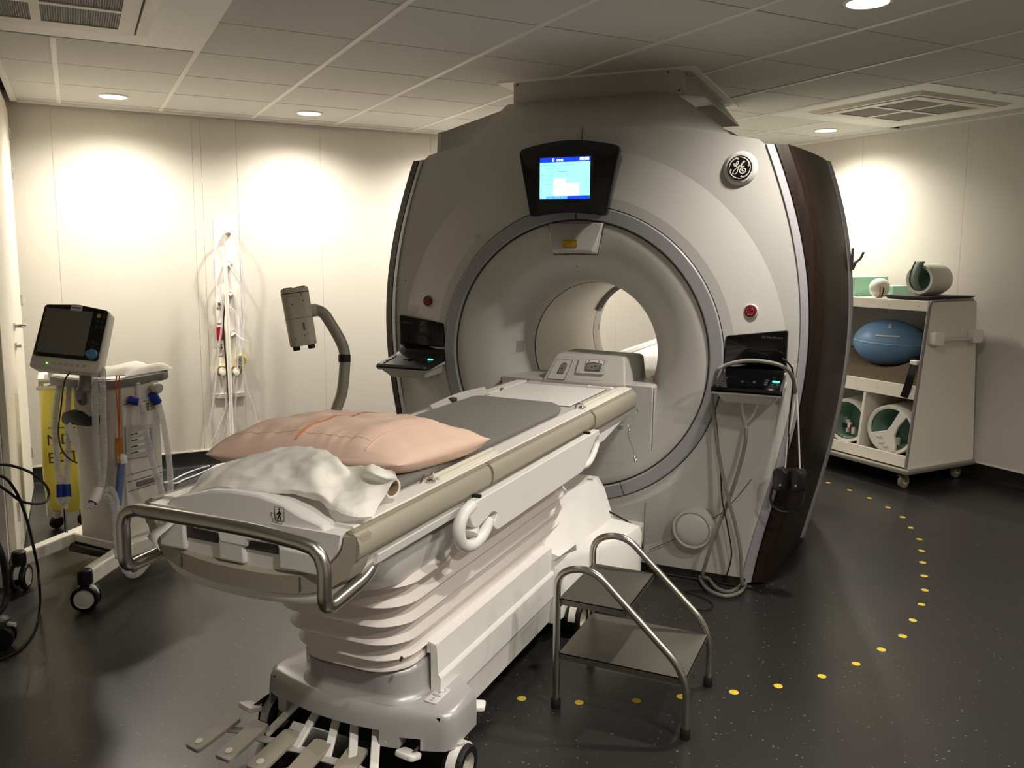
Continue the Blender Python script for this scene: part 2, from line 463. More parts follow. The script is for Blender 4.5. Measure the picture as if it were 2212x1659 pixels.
# black coved skirting with a thin white cap
def skirt(name, label, along, pos, out, a0, a1):
    mb = MB(); mb.T = RM4(0, 0, 0)
    s = -out
    prof = [(pos, 0.112), (pos + s * 0.004, 0.112), (pos + s * 0.004, 0.03), (pos + s * 0.012, 0.012), (pos + s * 0.032, 0.001), (pos, 0.0)]
    def P(q, a): return (a, q[0], q[1]) if along == 'x' else (q[0], a, q[1])
    mb.loft([[P(q, a0) for q in prof], [P(q, a1) for q in prof]])
    o = mb.build(name, mat('skirting_black', (18, 18, 18), 0.4)); struct(o, label, 'skirting')
    c = MB(); c.T = RM4(0, 0, 0)
    if along == 'x': c.box(a0, a1, min(pos, pos + s * 0.006), max(pos, pos + s * 0.006), 0.112, 0.122)
    else: c.box(min(pos, pos + s * 0.006), max(pos, pos + s * 0.006), a0, a1, 0.112, 0.122)
    c.build('skirting_cap', WHITEP, o, flat=True)
    return o
skirt('baseboard_back', 'black coved skirting with white cap along the back wall', 'x', YB, 1, XL, XR)
skirt('baseboard_right', 'black coved skirting with white cap behind the storage trolley', 'y', XR, 1, YF, YB)

# entrance door: two white leaves with hinges and lever
LX = XL
d1 = rbox(MB(), LX, LX + 0.03, 5.31, 6.2, 0.012, 2.42).build('door_1', DOORM, bevel=0.004)
struct(d1, 'white door leaf with steel lever handle on the left wall', 'door')
for z in (2.27, 2.03, 1.24, 0.25):
    rbox(MB(), LX + 0.026, LX + 0.04, 6.165, 6.19, z - 0.035, z + 0.035).build('hinge', CHROME, d1, bevel=0.002)
mb = MB(); mb.T = RM4(LX + 0.03, 5.36, 1.14)
mb.lathe([(0.0, 0), (0.026, 0), (0.026, 0.008), (0.0, 0.008)], axis='x', n=18)
mb.tube(roundpath([(0.008, 0, 0), (0.055, 0, 0), (0.055, 0.12, 0)], 0.02), 0.0095, 10)
mb.build('lever_handle', CHROME, d1)
mb = MB(); mb.T = RM4(LX + 0.03, 5.36, 1.03)
mb.lathe([(0.0, 0), (0.024, 0), (0.024, 0.008), (0.011, 0.008), (0.011, 0.03), (0, 0.03)], axis='x', n=18)
mb.build('lock_cylinder', CHROME, d1)
d2 = rbox(MB(), LX, LX + 0.03, 4.47, 5.3, 0.012, 2.42).build('door_2', DOORM, bevel=0.004)
struct(d2, 'white fixed door leaf nearest the viewer on the left wall', 'door')
for z in (0.28,):
    rbox(MB(), LX + 0.026, LX + 0.04, 4.66, 4.685, z - 0.05, z + 0.05).build('hinge', CHROME, d2, bevel=0.002)
fr = MB(); rbox(fr, LX, LX + 0.02, 6.2, 6.26, 0, 2.47); rbox(fr, LX, LX + 0.02, 4.41, 6.26, 2.42, 2.47)
struct(fr.build('trim_1', DOORM, bevel=0.003), 'white frame around the entrance door', 'door frame')

# ------------------------------------------------------------------ ceiling downlights
EMIT = mat('lamp_diffuser', (255, 246, 226), 0.5, emit=(255, 240, 214), estr=14.0)
def downlight(x, y, label):
    t = thing('downlight', label, 'ceiling light', rm(x, y, ZC - 0.012), RROT, 'recessed round downlights in the ceiling')
    mb = MB(); mb.T = RM4(x, y, ZC)
    mb.lathe([(0.072, -0.002), (0.076, -0.008), (0.086, -0.007), (0.088, 0.0005), (0.072, 0.0005)], n=32, cap=False)
    mb.build('trim_ring', TBAR, t)
    mb = MB(); mb.T = RM4(x, y, ZC)
    mb.lathe([(0.0005, -0.0075), (0.04, -0.007), (0.074, -0.003)], n=32, cap=False)
    mb.build('diffuser', EMIT, t)
    ld = bpy.data.lights.new('downlight_lamp', 'SPOT'); ld.energy = LAMP_W * 4; ld.color = LAMP_COL
    ld.spot_size = math.radians(156); ld.spot_blend = 1.0; ld.shadow_soft_size = 0.05
    lo = bpy.data.objects.new('downlight_lamp', ld); COL.objects.link(lo); lo.parent = t; lo.location = (0, 0, -0.012)
    return t
downlight(0.268, 5.84, 'lit round downlight nearest the door corner, above the ventilator trolley')
downlight(1.472, 5.86, 'lit round downlight near the back wall, left of the scanner')
downlight(5.09, 4.69, 'lit round downlight beside the right-hand ceiling grille')
downlight(2.68, 2.30, 'lit round downlight at the top edge, front of the scanner')
downlight(2.68, 5.86, 'round downlight hidden behind the scanner top, third along the back wall')
downlight(3.88, 5.86, 'round downlight hidden behind the scanner, fourth along the back wall')

downlight(2.08, 0.49, 'added fill lamp to the right of the viewer, outside the picture')  # added lamp, brightens the bellows and base panels from the right
downlight(4.48, 0.49, 'round downlight near the right wall, outside the picture')
downlight(2.08, -0.71, 'added fill lamp behind the viewer, outside the picture')  # added fill light for the foreground, no known fixture here
downlight(0.87, 0.49, 'round downlight almost above the viewer, outside the picture')

# ------------------------------------------------------------------ ceiling air cassettes
def ac(x0, x1, y0, y1, sx0, sx1, sy0, sy1, label):
    cx, cy = (x0 + x1) / 2, (y0 + y1) / 2
    t = thing('air_cassette', label, 'air conditioner', rm(cx, cy, ZC - 0.03), RROT, 'ceiling air cassettes')
    def B(a, b, c, d, z0, z1, n, m, par=t, bev=0.0):
        return rbox(MB(), a, b, c, d, z0, z1).build(n, m, par, bevel=bev, flat=not bev)
    B(x0, x1, y0, y1, ZC - 0.004, ZC + 0.02, 'ceiling_panel', TBAR)
    ACM = mat('cassette_white', (226, 219, 204), 0.45)
    # bevelled fascia frame around the grille
    mb = MB(); mb.T = RM4(0, 0, 0)
    fx = 0.05
    def rect(a, b, c, d, z): return [(a, c, z), (b, c, z), (b, d, z), (a, d, z)]
    mb.loft([rect(sx0 - fx, sx1 + fx, sy0 - fx, sy1 + fx, ZC - 0.004), rect(sx0 - fx * 0.4, sx1 + fx * 0.4, sy0 - fx * 0.4, sy1 + fx * 0.4, ZC - 0.022), rect(sx0 + 0.002, sx1 - 0.002, sy0 + 0.002, sy1 - 0.002, ZC - 0.022), rect(sx0 + 0.004, sx1 - 0.004, sy0 + 0.004, sy1 - 0.004, ZC - 0.008)], cap=False)
    mb.build('fascia', ACM, t, flat=True)
    B(sx0 + 0.003, sx1 - 0.003, sy0 + 0.003, sy1 - 0.003, ZC - 0.010, ZC - 0.004, 'slot', SEAM)
    i = 0.012
    gx0, gx1, gy0, gy1 = sx0 + 0.075, sx1 - 0.075, sy0 + 0.085, sy1 - 0.085
    mx_, my_ = (gx0 + gx1) / 2, (gy0 + gy1) / 2
    for a, b, c, d in ((sx0 + i, gx0, sy0 + i, sy1 - i), (gx1, sx1 - i, sy0 + i, sy1 - i), (gx0, gx1, sy0 + i, gy0), (gx0, gx1, gy1, sy1 - i), (mx_ - 0.018, mx_ + 0.018, gy0, gy1), (gx0, mx_ - 0.018, my_ - 0.018, my_ + 0.018), (mx_ + 0.018, gx1, my_ - 0.018, my_ + 0.018)):
        B(a, b, c, d, ZC - 0.026, ZC - 0.008, 'grille_frame', ACM)
    GM = mat('grille_mesh', (150, 146, 138), 0.6, noise=0.25, nscale=160)
    for a, b in ((gx0, mx_ - 0.018), (mx_ + 0.018, gx1)):
        for c, d in ((gy0, my_ - 0.018), (my_ + 0.018, gy1)):
            mb = MB(); mb.T = RM4(0, 0, 0)
            mb.box(a, b, c, d, ZC - 0.013, ZC - 0.011)
            mb.build('grille_backing', DGREY, t, flat=True)
            mb = MB(); mb.T = RM4(0, 0, 0)
            nn = int((b - a) / 0.0085)
            for k in range(nn):
                x = a + (b - a) * (k + 0.5) / nn; mb.box(x - 0.0022, x + 0.0022, c, d, ZC - 0.022, ZC - 0.017)
            nn = int((d - c) / 0.0085)
            for k in range(nn):
                y = c + (d - c) * (k + 0.5) / nn; mb.box(a, b, y - 0.0022, y + 0.0022, ZC - 0.0205, ZC - 0.0155)
            g = mb.build('grille_mesh', GM, t, flat=True); g['kind'] = 'stuff'
ac(4.19, 5.39, 3.16, 4.37, 4.385, 5.13, 3.36, 4.11, 'square air grille in the ceiling above the storage trolley')
ac(-0.63, 0.56, 3.16, 4.355, -0.455, 0.29, 3.36, 4.09, 'ceiling air grille cut off by the top left corner, above the door')

# ------------------------------------------------------------------ yellow dots of the field line on the floor
DOTS = [(0.308, -1.329), (0.501, -1.27), (0.680, -1.175), (0.816, -1.081), (0.98, -0.971), (1.119, -0.86), (1.258, -0.718), (1.37, -0.56), (1.457, -0.39), (1.535, -0.224), (1.576, -0.04), (1.615, 0.159), (1.634, 0.346), (1.636, 0.542), (1.635, 0.74), (1.635, 0.926), (1.629, 1.124), (1.59, 1.324), (1.548, 1.522), (1.466, 1.698), (1.355, 1.867), (1.229, 2.008), (1.086, 2.143)]
ORD = ['first', 'second', 'third', 'fourth', 'fifth', 'sixth', 'seventh', 'eighth', 'ninth', 'tenth', 'eleventh', 'twelfth', 'thirteenth', 'fourteenth', 'fifteenth', 'sixteenth', 'seventeenth', 'eighteenth', 'nineteenth', 'twentieth', 'twenty-first', 'twenty-second', 'twenty-third']
for k, (x, y) in enumerate(DOTS):
    mb = MB(); mb.lathe([(0.0165 + 0.001 * math.sin(k * 5), 0.0), (0.016, 0.0009)], (x, y, 0.0002), n=18)
    o = mb.build('floor_dot', YELLOW)
    tag(o, 'yellow floor dot, %s along the curved row counted from the patient table' % ORD[k], 'floor marking', 'yellow dots curving over the floor')
# ================================================================== the scanner
S = thing('mri_scanner', 'large white ring-shaped imaging scanner with dark wood side panels and a round bore', 'scanner', (0, 0.85, 0))
BZ = 1.055
_z = [0.02, 0.30, 0.674, 0.945, 1.15, 1.375, 1.714, 1.853, 2.038]
_po = np.polyfit(_z, [0.893, 0.955, 1.030, 1.078, 1.094, 1.091, 1.016, 0.974, 0.912], 4)
_pi = np.polyfit(_z, [0.845, 0.912, 0.992, 1.040, 1.058, 1.056, 0.983, 0.938, 0.878], 4)
def xout(z): return float(np.polyval(_po, z)) - 0.010
def xin(z): return float(np.polyval(_pi, z)) - 0.010
_pb = np.polyfit([0.02, 0.30, 0.58, 0.957, 1.15, 1.343, 1.868, 2.05], [1.050, 1.115, 1.173, 1.222, 1.233, 1.223, 1.140, 1.075], 4)
def xbk(z): return float(np.polyval(_pb, z))
def ztop(x): return 2.154 - 0.137 * x * x
ZB = 0.035
# ---- front cover with a shallow dish around the ring
outl = []
zs = np.linspace(ZB, 2.036, 40)
for z in zs: outl.append((xin(z), z))
for x in np.linspace(xin(2.036), -xin(2.036), 61)[1:-1]: outl.append((float(x), ztop(float(x))))
for z in zs[::-1]: outl.append((-xin(z), z))
for x in np.linspace(-xin(ZB), xin(ZB), 31)[1:-1]: outl.append((float(x), ZB))
def ydish(r): return 0.0 if r < 0.78 else 0.038 * min(1.0, (r - 0.78) / (1.0 - 0.78))
rows = []
for rr in (0.732, 0.78, 0.80, 0.86, 0.93, 0.985, 1.0):
    row = []
    for (x, z) in outl:
        dx, dz = x, z - BZ; L = math.hypot(dx, dz)
        q = min(rr, 0.732 + (L - 0.732) * (0.1 + 0.88 * (rr - 0.732) / 0.273)) if L < 1.03 else rr
        row.append((dx / L * q, ydish(q), BZ + dz / L * q))
    rows.append(row + [row[0]])
row = [(x, 0.035, z) for x, z in outl]; rows.append(row + [row[0]])
row = [(x, 0.06, z) for x, z in outl]; rows.append(row + [row[0]])
MB().grid(rows).build('front_cover', GEW, S, ang=8)
# seams of the cover
def strip(pts, wd, dep, n, m, par):
    return MB().tube(pts, wd, 6).build(n, m, par)
strip([(0.0, -0.001, BZ + 0.735), (0.012, 0.034, 2.152)], 0.0022, 0, 'cover_seam', SEAM, S)
strip(catmull([(0.405, 0.004, 0.12), (0.443, 0.006, 0.142), (0.576, 0.012, 0.222), (0.726, 0.022, 0.334), (0.80, 0.03, 0.42), (0.867, 0.034, 0.519)], 6), 0.0018, 0, 'cover_seam', SEAM, S)
strip([(0.372, 0.003, 0.05), (0.376, 0.003, 0.36)], 0.0016, 0, 'cover_seam', SEAM, S)
# ---- grey ring in four segments, grooves either side
def arc(r0, r1, y0, y1, a0, a1, n):
    secs = []
    for k in range(n + 1):
        a = a0 + (a1 - a0) * k / n; c, d_ = math.cos(a), math.sin(a)
        secs.append([(r * c, y, BZ + r * d_) for r, y in ((r0, y1), (r0, y0 + 0.006), (r0 + 0.006, y0), (r1 - 0.006, y0), (r1, y0 + 0.006), (r1, y1))])
    return MB().loft(secs)
g = 0.0035
for a0, a1 in ((math.radians(-68), math.radians(90)), (math.radians(90), math.radians(248)), (math.radians(248), math.radians(292))):
    arc(0.663, 0.728, -0.010, 0.05, a0 + g, a1 - g, 48).build('ring_segment', RINGM, S)
MB().lathe([(0.656, 0.04), (0.656, 0.016), (0.735, 0.016), (0.735, 0.04)], (0, 0, BZ), 'y', 128, cap=False).build('ring_groove', SEAM, S)
# ---- trumpet flare and bore
prof = [(0.657, 0.012), (0.654, 0.004), (0.645, 0.0), (0.60, 0.004), (0.555, 0.012), (0.51, 0.026), (0.47, 0.046), (0.43, 0.078), (0.40, 0.115), (0.378, 0.16), (0.364, 0.21), (0.356, 0.27), (0.353, 0.33)]
MB().lathe(prof, (0, 0, BZ), 'y', 128, cap=False).build('front_flare', GEW, S)
MB().lathe([(0.353, 0.33), (0.357, 0.333), (0.357, 0.337), (0.351, 0.34)], (0, 0, BZ), 'y', 96, cap=False).build('bore_joint', SEAM, S)
MB().lathe([(0.351, 0.34), (0.351, 1.30)], (0, 0, BZ), 'y', 96, cap=False).build('bore_tube', BOREM, S)
MB().lathe([(0.351, 1.30), (0.356, 1.303), (0.356, 1.307), (0.352, 1.31)], (0, 0, BZ), 'y', 96, cap=False).build('bore_joint', SEAM, S)
MB().lathe([(0.352, 1.31), (0.356, 1.42), (0.37, 1.50), (0.40, 1.58), (0.45, 1.64), (0.53, 1.68), (0.62, 1.695), (0.66, 1.70)], (0, 0, BZ), 'y', 96, cap=False).build('rear_flare', GEW, S)
# ventilation slot arc over the rear of the bore
secs = []
for k in range(25):
    a = math.radians(100 + 56 * k / 24); c, d_ = math.cos(a), math.sin(a)
    secs.append([(r * c, y, BZ + r * d_) for r, y in ((0.352, 1.24), (0.331, 1.255), (0.326, 1.30), (0.352, 1.31))])
va = MB().loft(secs).build('vent_arc', MGREY, S)
secs = []
for k in range(21):
    a = math.radians(104 + 48 * k / 20); c, d_ = math.cos(a), math.sin(a)
    secs.append([(r * c, y, BZ + r * d_) for r, y in ((0.3285, 1.268), (0.3268, 1.268), (0.3255, 1.288), (0.3275, 1.288))])
MB().loft(secs).build('vent_slot', BLACK, va)
def patch(r0, y0, y1, a, hw, n, m):
    secs = []
    for k in range(7):
        t = a + hw * (k / 3 - 1); c, d_ = math.cos(t), math.sin(t)
        secs.append([((r0 - 0.002) * c, y0, BZ + (r0 - 0.002) * d_), ((r0 - 0.002) * c, y1, BZ + (r0 - 0.002) * d_), ((r0 + 0.003) * c, y1, BZ + (r0 + 0.003) * d_), ((r0 + 0.003) * c, y0, BZ + (r0 + 0.003) * d_)])
    return MB().loft(secs).build(n, m, S)
patch(0.358, 1.38, 1.44, math.radians(177), 0.055, 'bore_button', MGREY)
# small button window beside the front flare
fr_ = pchip([y for r, y in prof[3:]], [r for r, y in prof[3:]])
secs = []
for k in range(7):
    t = math.radians(178.5 + 4.6 * (k / 3 - 1)); c, d_ = math.cos(t), math.sin(t)
    secs.append([((fr_(y) - o_) * c, y, BZ + (fr_(y) - o_) * d_) for y, o_ in ((0.150, 0.002), (0.170, 0.002), (0.190, 0.002), (0.210, 0.002), (0.210, -0.004), (0.150, -0.004))])
MB().loft(secs).build('button_window', mat('button_grey', (150, 146, 148), 0.4), S)
# ---- grey trims and dark wood panels on both flanks
def flank(sx):
    zz = [0.02 + (2.036 - 0.02) * k / 36 for k in range(37)]
    secs = [[(sx * (xin(z) - 0.002), 0.08, z), (sx * (xin(z) + 0.001), 0.033, z), (sx * (xin(z) + 0.005), 0.028, z), (sx * (xout(z) - 0.006), 0.040, z), (sx * xout(z), 0.048, z), (sx * xout(z), 0.08, z)] for z in zz]
    MB().loft(secs).build('flank_trim', TRIMG, S, ang=30)
    secs = []
    for z in zz:
        xo, xb = xout(z) + 0.002, xbk(z) - 0.018
        xm = xo + 0.057
        secs.append([(sx * (xo - 0.01), 0.14, z), (sx * xo, 0.056, z), (sx * (xo + 0.005), 0.050, z), (sx * (xm - 0.004), 0.072, z), (sx * xm, 0.080, z)] +
                    [(sx * (xm + (xb - xm) * (1 - (1 - t) ** 1.5)), 0.080 + (0.80 - 0.080) * t, z) for t in (0.15, 0.3, 0.45, 0.6, 0.75, 0.9, 1.0)] + [(sx * (xb - 0.06), 0.80, z)])
    MB().loft(secs).build('wood_panel', WOOD, S, ang=30)
    secs = []
    for z in zz:
        xb = xbk(z) - 0.018
        secs.append([(sx * (xb - 0.06), 0.801, z), (sx * (xb - 0.001), 0.801, z), (sx * (xb + 0.006), 0.81, z), (sx * (xb + 0.018), 0.87, z), (sx * (xb + 0.010), 0.92, z), (sx * (xb - 0.06), 0.96, z)])
    MB().loft(secs).build('rear_trim', TRIMG, S, ang=30)
flank(1); flank(-1)
# ---- body behind the covers
def bodysec(y, s, zt):
    pts = []
    for z in np.linspace(0.03, 2.02, 24): pts.append((float(s * (xbk(float(z)) - 0.07)), y, float(z)))
    for x in np.linspace(0.9, -0.9, 17): pts.append((float(x * s), y, zt - 0.137 * x * x))
    for z in np.linspace(2.02, 0.03, 24): pts.append((float(-s * (xbk(float(z)) - 0.07)), y, float(z)))
    return pts
MB().loft([bodysec(0.12, 0.915, 2.12), bodysec(0.80, 1.0, 2.16), bodysec(1.2, 0.995, 2.16), bodysec(1.6, 0.94, 2.12), bodysec(1.70, 0.90, 2.08)], cap=False).build('rear_cover', GEW2, S)
# annular rear wall
rows = []
for rr in (0.66, None):
    row = []
    for (x, y, z) in bodysec(1.70, 0.90, 2.08):
        dx, dz = x, z - BZ; L = math.hypot(dx, dz)
        row.append((dx / L * rr, 1.70, BZ + dz / L * rr) if rr else (x, 1.70, z))
    rows.append(row + [row[0]])
MB().grid(rows).build('rear_wall', GEW2, S)
# black slab standing in for the shadow gap below the covers
MB().box(-0.82, 0.86, 0.03, 1.6, 0.0, 0.04).build('base_shadow_gap', BLACK, S)
MB().box(0.25, 0.90, 0.012, 0.03, 0.004, 0.012).build('plinth_edge', CHROME, S)
# ---- hood rising to the exhaust duct
hx = [-0.79, -0.765, -0.70, -0.60, -0.575, -0.40, -0.1, 0.2, 0.32, 0.39, 0.45, 0.52, 0.60, 0.66, 0.705]
hy = [0.050, 0.075, 0.24, 0.425, 0.44, 0.44, 0.44, 0.44, 0.435, 0.42, 0.40, 0.37, 0.30, 0.20, 0.06]
hz = [2.173, 2.182, 2.248, 2.330, 2.362, 2.368, 2.370, 2.368, 2.360, 2.335, 2.290, 2.235, 2.175, 2.125, 2.088]
rows = [[(x, 0.037, ztop(x) - 0.003) for x in hx], [(x, 0.037 + (y - 0.037) * 0.5, (ztop(x) + (z - ztop(x)) * 0.55)) for x, y, z in zip(hx, hy, hz)], [(x, y, z) for x, y, z in zip(hx, hy, hz)],
        [(x, y + 0.12, z + 0.002) for x, y, z in zip(hx, hy, hz)], [(x * 1.0, 1.45, z) for x, y, z in zip(hx, hy, hz)], [(x * 0.98, 1.62, 2.02) for x in hx]]
MB().grid(rows).build('top_hood', GEW, S, ang=40)
MB().loft([[(-0.79, 0.037, 2.03), (-0.79, 0.05, 2.173), (-0.79, 0.17, 2.175), (-0.79, 1.45, 2.173), (-0.79, 1.45, 2.0), (-0.79, 0.06, 2.0)], [(-0.77, 0.037, 2.03), (-0.77, 0.05, 2.173), (-0.77, 0.17, 2.175), (-0.77, 1.45, 2.173), (-0.77, 1.45, 2.0), (-0.77, 0.06, 2.0)]]).build('hood_side', GEW, S)
MB().sphere((0.42, 0.95, 2.16), 0.2, 20, 12, (0.95, 1.4, 0.45)).build('hood_shoulder', GEW2, S)
# ---- round badge with script emblem
LX_, LZ_ = 0.762, 1.936
MB().lathe([(0.076, 0.034), (0.074, 0.030), (0.062, 0.018), (0.056, 0.017), (0.053, 0.0165)], (LX_, 0, LZ_), 'y', 48).build('badge_boss', GEW, S)
bd = MB().lathe([(0.0535, 0.018), (0.0535, 0.013), (0.052, 0.0122), (0.001, 0.0122)], (LX_, 0, LZ_), 'y', 48).build('badge', mat('badge_black', (14, 15, 22), 0.25), S)
LOGO = mat('badge_silver', (206, 202, 190), 0.35)
def lp(px, py): return Vector((LX_ + (px - 962) / 255 * 0.0525, 0.0115, LZ_ - (py - 620) / 255 * 0.0525))
def stroke(pts, r): MB().tube(catmull([lp(*q) for q in pts], 6), r, 6).build('emblem_stroke', LOGO, bd)
stroke([(838, 520), (840, 565), (872, 590), (905, 560), (930, 520), (928, 492), (902, 496), (880, 540), (884, 590), (912, 606), (950, 580), (985, 560), (1030, 525), (1062, 490), (1042, 484), (1012, 520), (998, 565), (1012, 598), (1058, 590)], 0.0021)
stroke([(948, 580), (930, 640), (905, 715), (862, 750), (822, 738), (832, 690), (880, 640), (950, 605), (1010, 592)], 0.0021)
stroke([(1050, 596), (1000, 618), (964, 668), (972, 720), (1020, 744), (1072, 722), (1090, 672), (1062, 638), (1022, 640), (1010, 672), (1030, 694), (1048, 682)], 0.0023)
ringp = [(LX_ + 0.0468 * math.cos(a), 0.0117, LZ_ + 0.0468 * math.sin(a)) for a in np.linspace(0, 2 * PI, 49)[:-1]]
MB().tube(ringp, 0.0012, 6, closed=True).build('emblem_ring', LOGO, bd)
for k in range(4):
    a0 = math.radians(5 + 90 * k)
    pts = [(LX_ + r * math.cos(a0 + t), 0.0115, LZ_ + r * math.sin(a0 + t)) for r, t in ((0.0458, 1.45), (0.0450, 1.0), (0.0442, 0.6), (0.0425, 0.25), (0.0395, 0.08), (0.0375, 0.14), (0.038, 0.2))]
    MB().tube(catmull(pts, 5), [0.0010 + 0.0012 * min(1, i / 20) for i in range(31)], 6).build('emblem_swirl', LOGO, bd)
# ---- emergency stop buttons
for sx, yy in ((-1, 0.019), (1, 0.019)):
    e = MB().lathe([(0.034, 0.026), (0.034, 0.012), (0.030, 0.008), (0.027, 0.010)], (sx * 0.835, 0, 1.30), 'y', 28).build('stop_button_ring', GEW, S)
    b = MB().lathe([(0.0265, 0.018), (0.0265, 0.008), (0.025, 0.005), (0.001, 0.004)], (sx * 0.835, 0, 1.30), 'y', 28).build('stop_button', RED, S)
    rp = [(sx * 0.835 + 0.015 * math.cos(a), 0.0035, 1.30 + 0.015 * math.sin(a)) for a in np.linspace(0, 2 * PI, 25)[:-1]]
    MB().tube(rp, 0.0011, 5, closed=True).build('stop_mark', mat('stop_pink', (170, 90, 92), 0.5), b)
    MB().tube([(sx * 0.835 + 0.0105 * math.sin(a), 0.0035, 1.301 - 0.0105 * math.cos(a)) for a in (0, 2.094, 4.188)], 0.0011, 5, closed=True).build('stop_mark', MATS['stop_pink'], b)
# ---- round swivel cap low on the right
kx, kz = 0.615, 0.262
MB().lathe([(0.100, 0.03), (0.099, -0.005), (0.094, -0.030), (0.090, -0.036), (0.084, -0.036), (0.080, -0.030), (0.0795, -0.022)], (kx, 0, kz), 'y', 56, cap=False).build('cap_collar', GEW, S)
MB().lathe([(0.0795, -0.02), (0.0785, -0.028), (0.074, -0.033), (0.05, -0.040), (0.02, -0.043), (0.001, -0.0435)], (kx, 0, kz), 'y', 56).build('cap_dome', GEW, S)
# ---- laser cover below the display with a yellow warning plate
def q(x, y, z): return (x, y, z)
lc = MB().loft([[q(-0.140, -0.012, 1.700), q(0.140, -0.012, 1.700), q(0.140, 0.03, 1.700), q(-0.140, 0.03, 1.700)],
                [q(-0.133, -0.022, 1.672), q(0.133, -0.022, 1.672), q(0.133, 0.03, 1.672), q(-0.133, 0.03, 1.672)],
                [q(-0.118, -0.052, 1.600), q(0.118, -0.052, 1.600), q(0.122, 0.03, 1.600), q(-0.122, 0.03, 1.600)],
                [q(-0.100, -0.060, 1.566), q(0.100, -0.060, 1.566), q(0.116, 0.03, 1.566), q(-0.116, 0.03, 1.566)],
                [q(-0.104, -0.040, 1.555), q(0.104, -0.040, 1.555), q(0.112, 0.03, 1.555), q(-0.112, 0.03, 1.555)]]).build('laser_cover', GEW, S, bevel=0.006)
gp = [(-0.145, -0.0075, 1.702), (-0.121, -0.0005, 1.60), (-0.112, 0.0005, 1.548), (0.0, 0.0005, 1.552), (0.112, 0.0005, 1.548), (0.121, -0.0005, 1.60), (0.145, -0.0075, 1.702)]
MB().tube(gp, 0.003, 6).build('cover_gap', SEAM, S)
YL = mat('label_yellow', (196, 160, 34), 0.5)
c0 = ay(1231, 526.5, -0.057)
wl = MB().box(c0.x - 0.036, c0.x + 0.036, -0.0600, -0.0575, c0.z - 0.017, c0.z + 0.017)
wl.T = None
wl = wl.build('warning_plate', YL, lc, flat=True)
rp = [(c0.x - 0.034, -0.0602, c0.z - 0.0155), (c0.x + 0.034, -0.0602, c0.z - 0.0155), (c0.x + 0.034, -0.0602, c0.z + 0.0155), (c0.x - 0.034, -0.0602, c0.z + 0.0155)]
MB().tube(rp, 0.001, 4, closed=True).build('plate_border', BLACK, wl)
MB().tube([(c0.x - 0.030, -0.0602, c0.z - 0.010), (c0.x - 0.012, -0.0602, c0.z - 0.010), (c0.x - 0.021, -0.0602, c0.z + 0.009)], 0.001, 4, closed=True).build('warning_triangle', BLACK, wl)
for k in range(5):
    z = c0.z + 0.010 - k * 0.005
    MB().box(c0.x - 0.004, c0.x + (0.028, 0.022, 0.027, 0.018, 0.025)[k], -0.0603, -0.0595, z - 0.0008, z + 0.0008).build('print_line', mat('print_brown', (110, 88, 22), 0.6), wl, flat=True)
p = ay(1246, 575, 0.003); MB().lathe([(0.003, 0.004), (0.003, -0.002), (0.0005, -0.0025)], (p.x, 0.004, p.z), 'y', 10).build('laser_dot', BLACK, S)
# ---- operator display above the bore
top = [(-0.252 + 0.504 * k / 14, 2.040 + 0.036 * math.sin(PI * k / 14)) for k in range(15)]
bot = [(0.188 - 0.376 * k / 14, 1.724 + 0.020 * math.sin(PI * k / 14)) for k in range(15)]
poly = top + bot
rads = [0.0] * 30
for i in (0, 14): rads[i] = 0.03
for i in (15, 29): rads[i] = 0.022
def corner(poly):
    out = []
    pts = [Vector(p) for p in poly]
    N = len(pts)
    for i in range(N):
        if rads[i] == 0:
            if any(rads[j] > 0 and (pts[i] - pts[j]).length < rads[j] * 0.95 for j in range(N)): continue
            out.append(tuple(pts[i])); continue
        b, r = pts[i], rads[i]
        def walk(st):
            k = i; L = 0
            while True:
                n2 = (k + st) % N; d = (pts[n2] - pts[k]).length
                if L + d >= r: return pts[k] + (pts[n2] - pts[k]) * ((r - L) / d)
                L += d; k = n2
        p0, p1 = walk(-1), walk(1)
        for k in range(7):
            t = k / 6; qq = (1 - t) ** 2 * p0 + 2 * t * (1 - t) * b + t * t * p1; out.append((qq.x, qq.y))
    return out
dp = corner(poly)
cxd, czd = 0.0, 1.90
def dsec(y, s): return [(cxd + (x - cxd) * s, y, czd + (z - czd) * s) for x, z in dp]
dh = MB().loft([dsec(0.03, 0.86), dsec(-0.055, 0.90), dsec(-0.085, 0.985), dsec(-0.095, 1.0), dsec(-0.126, 1.0), dsec(-0.131, 0.992), dsec(-0.1325, 0.975)]).build('display_housing', BLACKG, S, ang=40)
sx0, sx1, sz0, sz1 = -0.138, 0.112, 1.806, 1.998
MB().puff(rrect(sx1 - sx0 + 0.028, sz1 - sz0 + 0.028, 0.004, 3, (sx0 + sx1) / 2, (sz0 + sz1) / 2), 'y', -0.131, -0.1345, 0.0012).build('screen_bezel', BLACKM, dh)
SCB = mat('screen_cyan', (120, 205, 232), 0.3, emit=(126, 210, 240), estr=1.0)
SCD = mat('screen_blue', (10, 40, 190), 0.3, emit=(14, 48, 205), estr=1.0)
SCW = mat('screen_white', (250, 252, 255), 0.3, emit=(250, 253, 255), estr=1.15)
SCT = mat('screen_ink', (40, 90, 140), 0.5, emit=(40, 100, 150), estr=0.6)
SCM = mat('screen_tab', (70, 140, 200), 0.3, emit=(80, 150, 205), estr=0.9)
ys = -0.1352
def sq(a, b, c, d, dy, n, m, par): return MB().box(sx0 + a * 0.25, sx0 + b * 0.25, ys - dy, ys - dy + 0.0006, sz1 - d * 0.192, sz1 - c * 0.192).build(n, m, par, flat=True)
sc = sq(0, 1, 0, 1, 0.0, 'screen', SCB, dh)
sq(0, 1, 0, 0.115, 0.0004, 'screen_header', SCD, sc)
